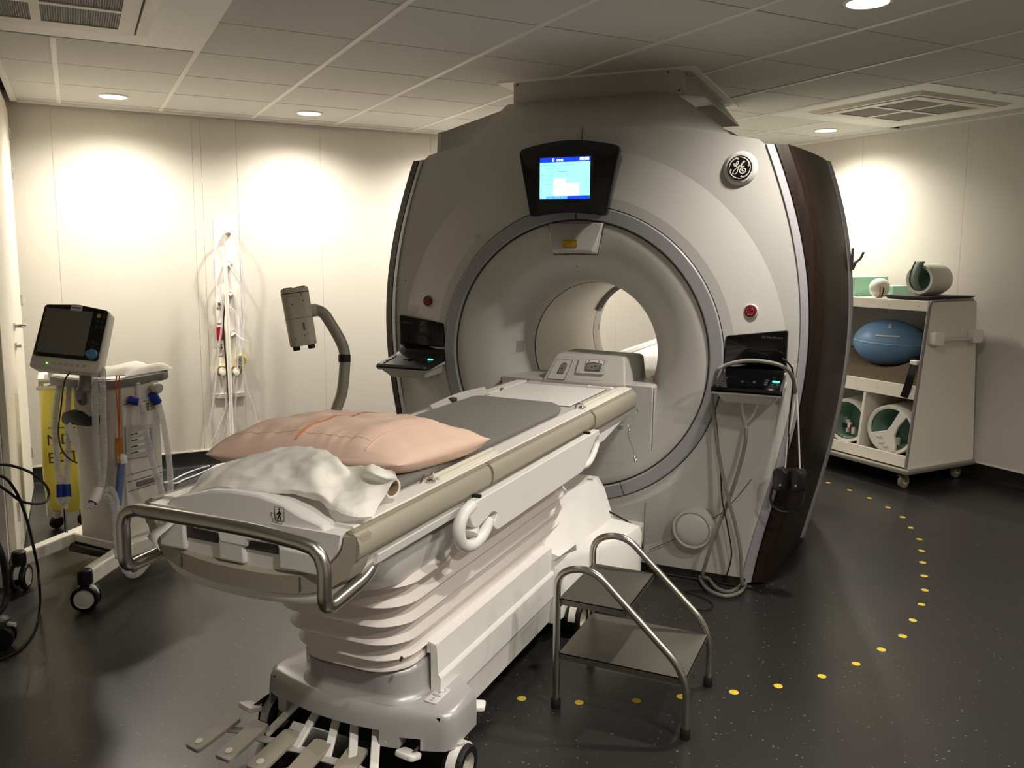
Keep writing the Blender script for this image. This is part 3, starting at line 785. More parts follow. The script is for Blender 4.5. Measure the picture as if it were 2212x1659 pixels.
sq(0.0, 1, 0.925, 1, 0.0004, 'screen_footer', SCD, sc)
for k in range(4): sq(0.005 + k * 0.14, 0.138 + k * 0.14, 0.92, 0.985, 0.0008, 'screen_tab', SCB if k == 0 else SCM, sc)
sq(0.285, 0.525, 0.51, 0.64, 0.0005, 'screen_box', SCW, sc)
sq(0.28, 0.79, 0.62, 0.915, 0.0008, 'screen_box', SCW, sc)
def st(s, x, y, size, m, al='LEFT', bold=0.0): text(s, size, (sx0 + x * 0.25, ys - 0.0012, sz1 - y * 0.192), (1, 0, 0), (0, 0, 1), m, sc, 'screen_lettering', al, 0.0001, bold)
st('0  mm', 0.36, 0.095, 0.021, SCW, 'CENTER', 0.0004)
st('00:00', 0.98, 0.088, 0.021, SCW, 'RIGHT', 0.0004)
for k, (s, wd) in enumerate((('Patient Name', (0.29, 0.70)), ('Patient ID', (0.29, 0.41)), ('Exam', (0.29, 0.55)), ('Patient Weight', (0.36, 0.38)), ('Patient Position', None), ('Landmark', None))):
    yy = (0.185, 0.265, 0.345, 0.43, 0.525, 0.64)[k]
    st(s, 0.275, yy + 0.012, 0.0105, SCT, 'RIGHT')
    if wd: sq(wd[0], wd[1], yy - 0.012, yy + 0.004, 0.0004, 'screen_text_bar', mat('screen_ink_soft', (80, 150, 180), 0.5, emit=(84, 158, 190), estr=0.8), sc)
st('kg', 0.53, 0.44, 0.0105, SCT)
# ---- two control consoles on arms of the cover
def console(sx):
    def X(x): return sx * x
    n = 'control_console'
    # back panel: black glossy leaf, higher on the outer side
    poly = roundpoly([(X(0.728), 1.060), (X(1.003), 1.060), (X(1.003), 1.222), (X(0.733), 1.186)], 0.012)
    bp = MB().puff(poly, 'y', 0.03, -0.010, 0.004).build('console_back', BLACKG, S)
    # sweeping black transition and keypad tray
    prof = [(0.02, 1.085), (0.012, 1.062), (-0.005, 1.040), (-0.035, 1.022), (-0.08, 1.010), (-0.150, 0.996), (-0.222, 0.982), (-0.232, 0.972), (-0.228, 0.962), (-0.20, 0.962), (-0.03, 0.985), (0.02, 1.0)]
    def wv(y):   # half width grows towards the front
        t = min(1, max(0, -y / 0.23)); return 0.725 - 0.010 * t, 1.003 + 0.012 * t
    secs = []
    for f in (0.0, 0.035, 0.5, 0.965, 1.0):
        ins = 0.010 if f in (0.0, 1.0) else 0.0
        secs.append([(X(wv(y)[0] + (wv(y)[1] - wv(y)[0]) * f), y + (ins if y < -0.15 else 0), z - ins * 0.3) for y, z in prof])
    kp = MB().loft(secs).build('console_keypad', BLACKG if sx > 0 else mat('black_satin', (24, 23, 23), 0.32), S, ang=30)
    # pale tray lip and bracket under it
    poly = [(X(0.720), -0.226), (X(1.012), -0.226), (X(1.006), 0.03), (X(0.724), 0.03)]
    MB().loft([[(x, y, 0.964 + (y + 0.226) * 0.09) for x, y in poly], [(x * 0.998, y + 0.006, 0.950 + (y + 0.226) * 0.09) for x, y in poly]]).build('console_tray', GEW, S, bevel=0.005)
    lo_ = [(X(0.765), -0.155), (X(0.965), -0.155), (X(0.985), 0.04), (X(0.745), 0.04)]
    hi_ = [(X(0.735), -0.215), (X(0.997), -0.215), (X(0.995), 0.04), (X(0.735), 0.04)]
    MB().loft([[(x, y, 0.905 + (y + 0.15) * 0.06) for x, y in lo_], [(x, y, 0.953 + (y + 0.22) * 0.08) for x, y in hi_]]).build('console_bracket', GEW, S, bevel=0.01)
    # keys
    def on(x, y): # key position on the sloped keypad
        z = 1.010 - (-0.08 - y) * 0.195
        return Vector((X(x), y, z))
    if sx > 0:
        KEY = mat('key_grey', (58, 58, 60), 0.4)
    else: KEY = BLACKG
    ks = [(0.755, -0.10), (0.755, -0.125), (0.753, -0.15), (0.752, -0.175), (0.752, -0.20), (0.935, -0.10), (0.935, -0.13), (0.935, -0.155), (0.965, -0.10), (0.965, -0.155), (0.965, -0.18), (0.985, -0.155), (0.985, -0.18), (0.835, -0.135), (0.885, -0.135)]
    for x, y in ks:
        if sx < 0: x = 1.728 - x
        c = on(x, y); MB().lathe([(0.0085, -0.002), (0.0085, 0.002), (0.006, 0.0032), (0.0005, 0.0034)], c, 'z', 12).build('key', KEY, kp)
    c = on(0.86, -0.135); MB().lathe([(0.02, -0.002), (0.02, 0.003), (0.012, 0.005), (0.0005, 0.004)], c, 'z', 20).build('scroll_key', BLACKG, kp)
    GRN = mat('lamp_green', (60, 230, 170), 0.4, emit=(60, 240, 175), estr=1.6)
    gx = 0.975 if sx > 0 else 0.752
    c = on(gx, -0.115)
    MB().tube([c + Vector((-0.014, 0.004, 0.001)), c + Vector((-0.008, 0, 0.002)), c + Vector((0.008, 0, 0.002)), c + Vector((0.014, 0.004, 0.001))], [0.004, 0.003, 0.003, 0.004], 8).build('key_lamp', GRN, kp)
    tx = X(0.945) if sx > 0 else X(0.958)
    text('GE Healthcare', 0.0155, (tx - 0.054, -0.0108, 1.183 if sx > 0 else 1.178), (1, 0, 0), (0, 0, 1), mat('print_grey', (84, 84, 84), 0.5), bp, ext=0.0002)
    return bp
console(1); console(-1)
p = ay(895, 666, 0.03)
MB().box(p.x - 0.032, p.x + 0.032, 0.0245, 0.03, p.z - 0.014, p.z + 0.014).build('rating_plate', LGREY, S, flat=True)
p = ay(1036, 511, 0.012)
MB().tube(catmull([(p.x, 0.014, p.z + 0.02), (p.x, -0.004, p.z), (p.x - 0.008, -0.016, p.z - 0.008), (p.x - 0.012, -0.016, p.z + 0.008)], 5), 0.005, 8).build('cover_peg', GEW, S)
p = ay(875, 607, 0.03); MB().lathe([(0.003, 0.036), (0.003, 0.031), (0.0005, 0.031)], (p.x, 0, p.z), 'y', 10).build('screw_hole', BLACK, S)
# ---- coat hook on the right flank
hb = Vector((xbk(1.53) + 0.002, 0.845, 1.53))
MB().box(hb.x - 0.004, hb.x + 0.008, hb.y - 0.02, hb.y + 0.02, hb.z - 0.055, hb.z + 0.06).build('hook_plate', DGREY, S, bevel=0.003)
MB().tube(catmull([hb + Vector((0.006, 0, -0.05)), hb + Vector((0.018, 0, -0.015)), hb + Vector((0.04, 0, 0.005)), hb + Vector((0.055, 0, 0.04))], 6), [0.008] * 7 + [0.006] * 12, 8).build('hook_prong', DGREY, S)
# ---- dock block on the front foot of the scanner
def dk(y, k=1.0): return [(-0.45, y, 0.06), (0.45, y, 0.06), (0.45, y, 0.30), (0.435, y, 0.335), (0.34, y, 0.36), (0.225, y, 0.50), (0.20, y, 0.52), (-0.20, y, 0.52), (-0.225, y, 0.50), (-0.34, y, 0.36), (-0.435, y, 0.335), (-0.45, y, 0.30)]
MB().box(-0.37, 0.37, -0.16, 0.03, 0.05, 0.25).build('dock_foot', GEW, S, bevel=0.015)
# flat plate closing the lower part of the flare around the table slot
pp = [(-0.400, 0.918), (-0.392, 0.928), (0.392, 0.928), (0.400, 0.918)] + [(0.652 * math.sin(t), BZ - 0.652 * math.cos(t)) for t in np.linspace(0.655, -0.655, 25)]
MB().prism(pp, 'y', 0.002, 0.30).build('slot_plate', GEW, S, bevel=0.004)
for sx in (1, -1):
    MB().tube([(sx * 0.4005, 0.006, 0.545), (sx * 0.4025, 0.006, 0.920)], 0.0015, 5).build('slot_plate_seam', SEAM, S)
# bridge deck through the bore, seen behind the connector block
MB().prism(roundpoly([(-0.215, 0.80), (0.215, 0.80), (0.26, 0.862), (0.26, 0.872), (-0.26, 0.872), (-0.26, 0.862)], 0.01), 'y', 0.36, 2.55).build('bridge_deck', TBLW, S)
for x in (-0.24, 0.24): MB().box(x - 0.02, x + 0.02, 0.4, 2.55, 0.872, 0.90).build('bridge_rail', TBLW, S, bevel=0.006)

# ================================================================== exhaust duct to the ceiling
D = thing('ceiling_duct_shroud', 'white box duct with a flange joining the scanner top to the ceiling', 'duct', (0, 1.1, 2.37))
MB().loft([[(-0.567, 0.512, 2.36), (0.392, 0.512, 2.36), (0.47, 0.60, 2.36), (0.47, 1.68, 2.36), (-0.567, 1.68, 2.36)], [(-0.567, 0.512, ZC), (0.352, 0.512, ZC), (0.365, 0.60, ZC), (0.365, 1.68, ZC), (-0.567, 1.68, ZC)]], cap=False).build('duct_wall', GEW2, D, flat=True, solid=0.004)
def fl_(x0, x1, y0, y1, z0, z1, n='flange'): MB().box(x0, x1, y0, y1, z0, z1).build(n, TBAR, D, bevel=0.001)
fl_(-0.662, 0.445, 0.482, 0.56, ZC - 0.007, ZC + 0.01); fl_(-0.662, 0.445, 1.70, 1.779, ZC - 0.007, ZC + 0.01)
fl_(-0.662, -0.567, 0.56, 1.70, ZC - 0.007, ZC + 0.01); fl_(0.405, 0.445, 0.56, 1.70, ZC - 0.007, ZC + 0.01)
for x, y, z in ((-0.545, 0.510, 2.478), (0.30, 0.510, 2.478), (0.36, 0.5105, 2.385)):
    MB().lathe([(0.005, 0), (0.005, -0.003), (0.0005, -0.004)], (x, y, z), 'y', 10).build('screw', DGREY, D)
# ================================================================== the patient table
T = thing('patient_table', 'white patient table with taupe rails, bellows and steel push bar, docked to the scanner', 'examination table', (0, -1.2, 0))
YE = -2.33
# ---- top deck and underside
def deck(y): return [(-0.30, y, 0.80), (-0.20, y, 0.775), (0.20, y, 0.775), (0.30, y, 0.80), (0.312, y, 0.83), (0.306, y, 0.905), (0.298, y, 0.917), (0.248, y, 0.919), (0.244, y, 0.900), (-0.244, y, 0.900), (-0.248, y, 0.919), (-0.298, y, 0.917), (-0.306, y, 0.905), (-0.312, y, 0.83)]
MB().loft([deck(YE + 0.03), deck(-0.02)]).build('deck', TBLW, T, ang=30)
MB().box(-0.24, 0.24, YE + 0.06, 0.34, 0.898, 0.912).build('cradle', TBLG, T)
# ---- taupe side rails in three lengths per side
rp = [(0.298, 0.905), (0.306, 0.913), (0.320, 0.912), (0.331, 0.903), (0.337, 0.886), (0.336, 0.865), (0.329, 0.847), (0.316, 0.839), (0.298, 0.838)]
rp3 = [(x, z if z > 0.87 else z - 0.018) for x, z in rp]
for sx in (1, -1):
    for y0, y1, pf in ((YE, -1.624, rp), (-1.617, -0.662, rp), (-0.655, -0.045, rp3)):
        MB().loft([[(sx * x, y, z) for x, z in pf] for y in (y0, y1 - 0.012)] + [[(sx * (0.30 + (x - 0.30) * 0.85), y1, 0.875 + (z - 0.875) * 0.9) for x, z in pf]]).build('side_rail', BEIGE, T, ang=40)
        MB().loft([[(sx * x, y, z) for x, z in ((0.2995, 0.913), (0.310, 0.9165), (0.321, 0.9135))] + [(sx * 0.310, y, 0.908)] for y in (y0 + 0.004, y1 - 0.004)]).build('rail_strip', mat('rail_strip_taupe', (160, 153, 132), 0.5), T)
    # pale lower skirt under the rails
    MB().loft([[(sx * x, y, z) for x, z in ((0.300, 0.833), (0.322, 0.829), (0.316, 0.806), (0.296, 0.792), (0.27, 0.79), (0.27, 0.833))] for y in (YE + 0.10, -0.10)]).build('skirt', TBLW, T, ang=30)
# ---- rounded end bumper and white end cap
def yb(x): return YE - 0.035 * (1 - min(1, abs(x) / 0.335) ** 2)
oo = catmull([(-0.336, 0.905, 0), (-0.333, 0.86, 0), (-0.305, 0.80, 0), (-0.235, 0.758, 0), (-0.12, 0.740, 0), (0, 0.737, 0), (0.12, 0.740, 0), (0.235, 0.758, 0), (0.305, 0.80, 0), (0.333, 0.86, 0), (0.336, 0.905, 0)], 5)
ii = catmull([(-0.300, 0.905, 0), (-0.290, 0.865, 0), (-0.255, 0.825, 0), (-0.20, 0.802, 0), (-0.11, 0.792, 0), (0, 0.790, 0), (0.11, 0.792, 0), (0.20, 0.802, 0), (0.255, 0.825, 0), (0.290, 0.865, 0), (0.300, 0.905, 0)], 5)
secs = []
for a, b in zip(oo, ii):
    ya, yi = yb(a.x), yb(b.x)
    secs.append([(a.x, YE + 0.05, a.y), (a.x, ya + 0.012, a.y), (a.x * 0.985, ya + 0.001, a.y + 0.006 * (1 if abs(a.x) < 0.3 else 0.3)), (b.x, yi, b.y), (b.x * 0.985, yi + 0.012, b.y + 0.006), (b.x * 0.985, YE + 0.05, b.y + 0.006)])
MB().loft(secs).build('end_bumper', BEIGE, T, ang=35)
for x in (-0.185, 0.185):
    z = 0.775
    MB().box(x - 0.0012, x + 0.0012, yb(x) - 0.0010, yb(x) + 0.02, 0.760, 0.795).build('bumper_joint', SEAM, T, flat=True)
# keel below the bumper
kk = catmull([(-0.295, 0.775, 0), (-0.225, 0.728, 0), (-0.12, 0.714, 0), (0, 0.711, 0), (0.12, 0.714, 0), (0.225, 0.728, 0), (0.295, 0.775, 0)], 5)
MB().loft([[(p.x * s, (y if y > YE + 0.02 else yb(p.x * s) + y - YE), p.y + dz) for p in kk] for y, s, dz in ((YE + 0.30, 0.98, 0.035), (YE + 0.05, 1.0, 0.0), (YE + 0.014, 0.985, 0.004), (YE + 0.006, 0.96, 0.02))]).build('end_keel', TBLW, T, ang=50)
# end cap: arched white block with stepped lower edge
arch = [(-0.255, 0.905), (-0.235, 0.928), (-0.17, 0.945), (-0.10, 0.966), (-0.03, 0.974), (0.05, 0.974), (0.12, 0.962), (0.18, 0.940), (0.235, 0.926), (0.255, 0.905)]
low = [(0.255, 0.872), (0.205, 0.868), (0.20, 0.852), (0.125, 0.850), (0.120, 0.864), (0.035, 0.864), (0.03, 0.846), (-0.055, 0.846), (-0.06, 0.868), (-0.145, 0.868), (-0.155, 0.884), (-0.255, 0.888)]
poly = arch + low
ec = MB().loft([[(x, yb(x) + 0.012 + (0.03 if z > 0.93 else 0.0) + max(0, z - 0.93) * 0.25, z) for x, z in poly], [(x, yb(x) + 0.005 + max(0, z - 0.90) * 0.30, z - 0.002) for x, z in poly], [(x, YE + 0.22, z) for x, z in poly]][1:]).build('end_cap', TBLW, T, bevel=0.006)
MB().loft([[(p.x * 0.985, y, p.y + 0.005) for p in ii] for y in (YE - 0.016, YE + 0.10)]).build('end_tray', TBLW, T, ang=50)
MB().box(-0.23, 0.23, YE - 0.0195, YE + 0.05, 0.838, 0.872).build('end_slot', DGREY, T, flat=True)
for x0, x1, z0, z1 in ((-0.255, -0.17, 0.806, 0.880), (-0.06, 0.02, 0.800, 0.856), (0.125, 0.255, 0.806, 0.860)):
    MB().box(x0, x1, YE - 0.028, YE + 0.05, z0, z1).build('end_lug', TBLW, T, bevel=0.006)
# patient-orientation pictogram
p = ay(605, 1110, YE - 0.013)
yy = yb(p.x) + 0.005 + max(0, p.z - 0.90) * 0.30 - 0.0015
fr = [(p.x + a * 0.0135, yy - b * 0.0, p.z + b * 0.0165) for a, b in ((-1, -1), (1, -1), (1, 1), (-1, 1))]
MB().tube(fr, 0.0009, 4, closed=True).build('pictogram_frame', BLACK, ec)
fig = MB(); fig.lathe([(0.0028, 0), (0.0005, -0.001)], (p.x, yy, p.z + 0.0118), 'y', 12)
for pl in ([(0, 0.008), (0, -0.002)], [(0, 0.007), (-0.0062, -0.001)], [(0, 0.007), (0.0062, -0.001)], [(-0.0005, -0.002), (-0.0045, -0.0125)], [(0.0005, -0.002), (0.0045, -0.0125)]):
    fig.tube([(p.x + a, yy, p.z + b) for a, b in pl], 0.0016, 6)
fig.build('pictogram_figure', BLACK, ec)
# ---- steel push bar around the foot end
bar = catmull([(-0.245, -2.43, 0.938), (-0.15, -2.462, 0.952), (0.0, -2.472, 0.957), (0.15, -2.462, 0.951), (0.255, -2.435, 0.930)], 6)
path = roundpath([(-0.285, -2.28, 0.792), (-0.285, -2.44, 0.785), (-0.285, -2.44, 0.90)], 0.035, 7)[:-1] + [Vector((-0.285, -2.44, 0.900)), Vector((-0.279, -2.438, 0.921)), Vector((-0.266, -2.434, 0.933))] + bar + [Vector((0.283, -2.428, 0.921)), Vector((0.300, -2.426, 0.905)), Vector((0.309, -2.426, 0.882))] + roundpath([(0.311, -2.426, 0.86), (0.311, -2.430, 0.780), (0.310, -2.27, 0.800), (0.290, -2.20, 0.815)], 0.035, 7)
MB().tube([p + Vector((0, 0, -0.016)) for p in path], 0.0165, 14).build('push_bar', STEEL, T)
# ---- carriage, bellows
def loop(y0, y1, hw, r, z, n=7):
    pts = rrect(2 * hw, y1 - y0, r, n, 0, (y0 + y1) / 2); return [(x, y, z) for x, y in pts]
MB().loft([loop(-2.10, -0.65, 0.235, 0.11, 0.66), loop(-2.13, -0.63, 0.255, 0.10, 0.70), loop(-2.16, -0.62, 0.265, 0.10, 0.74), loop(-2.17, -0.60, 0.270, 0.10, 0.762)]).build('carriage', TBLW, T, ang=50)
MB().loft([loop(-2.14, -0.6, 0.25, 0.10, 0.755), loop(-2.14, -0.6, 0.25, 0.10, 0.80)]).build('carriage_gap', DGREY, T)
lv = [(0.345, 0.190, -1.944), (0.352, 0.190, -1.944)]
for zt, ht, yt, hv, yv, zn in ((0.352, 0.190, -1.944, 0.178, -1.930, 0.385), (0.390, 0.204, -1.962, 0.182, -1.940, 0.444), (0.450, 0.218, -1.984, 0.188, -1.952, 0.508), (0.515, 0.232, -2.004, 0.196, -1.970, 0.572), (0.580, 0.244, -2.022, 0.206, -1.985, 0.636), (0.644, 0.254, -2.04, 0.222, -2.01, 0.69)):
    if zt > 0.36: lv += [(zt - 0.003, ht - 0.003, yt + 0.003), (zt, ht, yt), (zt + 0.004, ht - 0.002, yt + 0.002)]
    for t in (0.25, 0.5, 0.75, 1.0): lv.append((zt + 0.004 + (zn - zt - 0.008) * t, ht - 0.002 + (hv - ht + 0.002) * math.sin(t * PI / 2), yt + 0.002 + (yv - yt - 0.002) * math.sin(t * PI / 2)))
MB().loft([loop(yn, -0.64, hw, 0.115, z, 9) for z, hw, yn in lv]).build('bellows', BELL, T, ang=48)
MB().loft([loop(-1.942, -0.63, 0.186, 0.118, 0.337, 9), loop(-1.942, -0.63, 0.186, 0.118, 0.347, 9)]).build('bellows_rim', mat('rim_mauve', (120, 104, 106), 0.5), T)
# ---- silver foot cover with wings over the casters
def fy(x): return -1.952 + 0.62 * x * x
def plan(ins, z, fw=0.0):
    xs = np.linspace(-0.335 + ins, 0.335 - ins, 41)
    pts = []
    for x in xs:
        e = max(0, abs(x) - (0.335 - ins - 0.02)) / 0.02
        pts.append((float(x), fy(float(x)) + ins - fw + 0.02 * (1 - math.sqrt(max(0, 1 - e * e))), z))
    return pts + [(0.335 - ins, -1.735 - ins * 0.2, z), (0.25, -1.68, z), (-0.25, -1.68, z), (-0.335 + ins, -1.735 - ins * 0.2, z)]
fc = MB().loft([plan(0.0, 0.129, 0.012), plan(-0.001, 0.17, 0.009), plan(0.0, 0.215, 0.004), plan(0.003, 0.227, 0.002), plan(0.009, 0.235), plan(0.018, 0.239), plan(0.05, 0.242), plan(0.09, 0.245)]).build('foot_cover', SILVER, T, ang=50)
def boolcut(o, boxes):
    cs = []
    for bx_ in boxes:
        c = MB().box(*bx_).build('cutter', BLACK, T, flat=True); cs.append(c)
        md = o.modifiers.new('cut', 'BOOLEAN'); md.operation = 'DIFFERENCE'; md.object = c; md.solver = 'EXACT'
    dg = bpy.context.evaluated_depsgraph_get()
    me = bpy.data.meshes.new_from_object(o.evaluated_get(dg))
    o.modifiers.clear(); old = o.data; o.data = me
    me.name = o.name
    me.polygons.foreach_set('use_smooth', [True] * len(me.polygons)); me.set_sharp_from_angle(angle=math.radians(50))
    for c in cs:
        d = c.data; bpy.data.objects.remove(c, do_unlink=True); bpy.data.meshes.remove(d)
    return o
boolcut(fc, [(-0.225, 0.128, -2.1, -1.80, 0.05, 0.176), (0.188, 0.250, -2.1, -1.85, 0.05, 0.163), (-0.310, -0.268, -2.1, -1.85, 0.05, 0.168), (-0.30, 0.30, -1.90, -1.60, 0.05, 0.225)])
MB().loft([loop(-1.925, -1.50, 0.222, 0.11, 0.240, 9), loop(-1.915, -1.50, 0.208, 0.11, 0.248, 9), loop(-1.912, -1.50, 0.203, 0.11, 0.265, 9), loop(-1.926, -1.50, 0.200, 0.115, 0.322, 9), loop(-1.926, -1.50, 0.198, 0.115, 0.332, 9), loop(-1.920, -1.50, 0.192, 0.115, 0.339, 9)]).build('foot_plinth', SILVER, T, ang=50)
MB().box(-0.29, 0.29, -1.86, -1.72, 0.06, 0.222).build('foot_void', BLACK, T, flat=True)
p = az(818, 1600, 0.14); MB().lathe([(0.004, 0), (0.003, -0.003), (0.0005, -0.003)], (0.150, fy(0.150) - 0.010, 0.146), 'y', 10).build('foot_screw', CHROME, T)
# label plate with locking pictograms on the right wing
lpM = mat('label_pale', (214, 212, 210), 0.45)
lbl = MB()
c = az(945, 1503, 0.242)
lbl.T = Matrix.Translation((c.x, c.y, 0.2405)) @ Matrix.Rotation(math.radians(2), 4, 'Y') @ Matrix.Rotation(math.radians(0), 4, 'Z')
lbl.puff(rrect(0.042, 0.092, 0.008, 4), 'z', 0.002, 0.0055, 0.0008)
lb = lbl.build('label_plate', lpM, T)
ink = mat('label_ink', (120, 118, 118), 0.5)
def LT(pts, r=0.0008, closed=False, n='pictogram'):
    m = MB(); m.T = lbl.T; m.tube([(a, b, 0.0057) for a, b in pts], r, 5, closed=closed); m.build(n, ink, lb)
LT([(0.001 + 0.011 * math.cos(a), 0.028 + 0.011 * math.sin(a)) for a in np.linspace(0, 2 * PI, 21)[:-1]], closed=True)
LT([(0.0, 0.015), (0.0, 0.004)]); LT([(-0.004, 0.010), (0.0, 0.016), (0.004, 0.010)])
LT([(-0.012, -0.006), (0.012, -0.006)]); LT([(-0.008, -0.002), (-0.013, -0.006), (-0.008, -0.010)]); LT([(0.008, -0.002), (0.013, -0.006), (0.008, -0.010)])
LT([(-0.004, 0.0), (-0.004, -0.014), (0.004, -0.014), (0.004, 0.0)], closed=True)
LT([(0.0, -0.020), (0.0, -0.036)]); LT([(-0.005, -0.036), (0.005, -0.036)]); LT([(-0.004, -0.025), (0.0, -0.020), (0.004, -0.025)])
# ---- foot pedals: long taupe pads on white arms, two short white pedals
tips = [(412, 1614), (478, 1636), (546, 1660), (620, 1686), (706, 1712)]
bases = [(508, 1543), (567, 1558), (634, 1578), (700, 1598), (776, 1612)]
arm_tips = [(574, 1588), (638, 1617), (706, 1637), (760, 1662), (806, 1690)]
roots = [(632, 1537), (672, 1552), (708, 1563), (741, 1574), (789, 1580)]
for k in range(5):
    a = az(*tips[k], 0.085); b = az(*bases[k], 0.112); r_ = ay(*roots[k], -1.93)
    d = (b - a); L = d.length
    d.normalize(); s = d.cross(Vector((0, 0, 1))).normalized(); n = s.cross(d)
    pts = rrect(L, 0.064, 0.012, 4, L / 2, 0)
    def W(u, v, w): return a + d * u - s * v + n * w
    pd = MB().loft([[W(u, v, -0.012) for u, v in pts], [W(u, v, -0.002) for u, v in pts], [W(u * 0.98 + 0.002, v * 0.96, 0.0) for u, v in pts]]).build('foot_pedal', BEIGE, T, ang=30)
    pr_ = [(W(u, v, -0.001)) for u, v in [(0.030 + 0.0115 * math.cos(t), 0.0115 * math.sin(t)) for t in np.linspace(0, 2 * PI, 19)[:-1]]]
    if k < 3:
        MB().loft([pr_, [p + n * 0.003 for p in pr_]]).build('pedal_dot', WHITEP, pd)
    tp = az(*arm_tips[k], 0.085)
    rt_ = Vector((r_.x + 0.004, -1.87, 0.168))
    def bar2(p0, p1, w, h, nm, m_):
        dd = (p1 - p0).normalized(); sd = dd.cross(Vector((0, 0, 1))).normalized() * (w / 2); up = sd.cross(dd).normalized() * (h / 2)
        if up.z < 0: up = -up
        MB().loft([[p + sd + up, p - sd + up, p - sd - up, p + sd - up] for p in (p0, p1)]).build(nm, m_, pd, bevel=0.004)
    bar2(tp, rt_, 0.026, 0.014, 'pedal_arm', TBLW)
    bar2(tp.lerp(rt_, 0.12) + Vector((0, 0, -0.012)), a + d * (L * 0.70) - n * 0.018, 0.03, 0.008, 'pedal_link', TBLG)
for (u, v), z, rot, up in (((541, 1525), 0.122, -14, (592, 1520)), ((882, 1628), 0.128, -8, (880, 1600))):
    c = az(u, v, z)
    m = MB(); m.T = Matrix.Translation(c) @ Matrix.Rotation(math.radians(rot), 4, 'Z') @ Matrix.Rotation(math.radians(-16), 4, 'X')
    m.puff(rrect(0.068, 0.052, 0.012, 4), 'z', -0.010, 0.006, 0.004)
    sp = m.build('lock_pedal', TBLW, T)
    m = MB(); m.T = Matrix.Translation(c) @ Matrix.Rotation(math.radians(rot), 4, 'Z')
    m.tube([(0.0, 0.0, -0.012), (0.0, 0.05, 0.0), (0.0, 0.11, 0.01)], 0.01, prof=[(-0.02, -0.004), (0.02, -0.004), (0.02, 0.004), (-0.02, 0.004)])
    m.build('pedal_link', BLACKM, sp)
m = MB(); c = Vector((0.315, -1.70, 0.168)); m.T = Matrix.Translation(c) @ Matrix.Rotation(math.radians(20), 4, 'Z')
m.puff(rrect(0.06, 0.05, 0.01, 3), 'z', -0.008, 0.006, 0.003); m.build('lock_pedal', TBLW, T)
# ---- casters
for cx, cy in ((0.335, -1.845), (-0.335, -1.845), (0.30, -0.75), (-0.30, -0.75)):
    wz_ = 0.062
    wl = MB().lathe([(0.040, -0.030), (0.058, -0.030), (0.062, -0.022), (0.062, -0.010), (0.058, -0.004), (0.040, -0.004)], (cx, cy, wz_), 'x', 32, cap=False).build('caster_tyre', BLACK, T)
    MB().lathe([(0.040, -0.028), (0.04, -0.006), (0.001, -0.006), (0.001, -0.028)], (cx, cy, wz_), 'x', 24, cap=False).build('caster_hub', LGREY, wl)
    wl = MB().lathe([(0.040, 0.030), (0.058, 0.030), (0.062, 0.022), (0.062, 0.010), (0.058, 0.004), (0.040, 0.004)], (cx, cy, wz_), 'x', 32, cap=False).build('caster_tyre', BLACK, T)
    MB().lathe([(0.040, 0.028), (0.04, 0.006), (0.001, 0.006), (0.001, 0.028)], (cx, cy, wz_), 'x', 24, cap=False).build('caster_hub', LGREY, wl)
    MB().loft([[(cx + sx * 0.004, cy + 0.066 * math.cos(t), wz_ + 0.066 * math.sin(t)) for t in np.linspace(-0.2, PI + 0.2, 15)] + [(cx + sx * 0.004, cy + 0.03 * math.cos(t), wz_ + 0.03 * math.sin(t)) for t in np.linspace(PI, 0, 9)] for sx in (-8.2, 8.2)][0:0] or [[(cx + s_, cy + r * math.cos(t), wz_ + r * math.sin(t)) for r, t in [(0.068, tt) for tt in np.linspace(0.1, PI - 0.1, 15)] + [(0.063, tt) for tt in np.linspace(PI - 0.1, 0.1, 15)]] for s_ in (-0.014, 0.014)]).build('caster_fork', TBLW, T)
    MB().cyl((cx, cy, wz_ + 0.064), (cx, cy, 0.135), 0.016).build('caster_stem', TBLG, T)
# ---- long white base covers with pressed lines
for sx in (1, -1):
    prof = [(0.215, 0.395), (0.232, 0.392), (0.236, 0.384), (0.240, 0.300), (0.2465, 0.292), (0.2490, 0.285), (0.246, 0.190), (0.240, 0.184), (0.238, 0.176), (0.232, 0.085), (0.215, 0.075)]
    MB().loft([[(sx * x, y, z) for x, z in prof] for y in (-1.80, -0.875)]).build('base_cover', TBLW, T, ang=20)
    MB().loft([[(sx * x, y, z) for x, z in ((0.20, 0.36), (0.236, 0.36), (0.236, 0.392), (0.20, 0.395))] for y in (-1.796, -0.875)]).build('base_ledge', TBLW, T)
MB().box(-0.22, 0.22, -1.75, -0.5, 0.10, 0.36).build('base_frame', TBLG, T)
# ---- rear base block that flares towards the dock
def blk(y, hw, zt, fw, fz, z0=0.075): 
    r = [(hw, zt - 0.035), (hw - 0.025, zt)]
    return [(-fw, y, z0), (fw, y, z0), (fw, y, fz - 0.03), (fw - 0.012, y, fz), (max(hw + 0.06, hw * 1.25), y, fz + 0.025), (hw + 0.012, y, zt - 0.05), (hw - 0.02, y, zt), (-hw + 0.02, y, zt), (-hw - 0.012, y, zt - 0.05), (-max(hw + 0.06, hw * 1.25), y, fz + 0.025), (-fw + 0.012, y, fz), (-fw, y, fz - 0.03)]
MB().loft([blk(-0.875, 0.21, 0.42, 0.252, 0.335), blk(-0.80, 0.215, 0.45, 0.262, 0.335), blk(-0.70, 0.215, 0.50, 0.29, 0.33), blk(-0.58, 0.21, 0.535, 0.335, 0.32), blk(-0.42, 0.21, 0.525, 0.40, 0.305), blk(-0.17, 0.21, 0.505, 0.41, 0.290)]).build('dock_block', TBLW, T, ang=30)
MB().box(0.18, 0.30, -0.60, -0.18, 0.02, 0.075).build('dock_wheel_box', BLACKM, T)
rl = az(1352, 1205, 0.10)
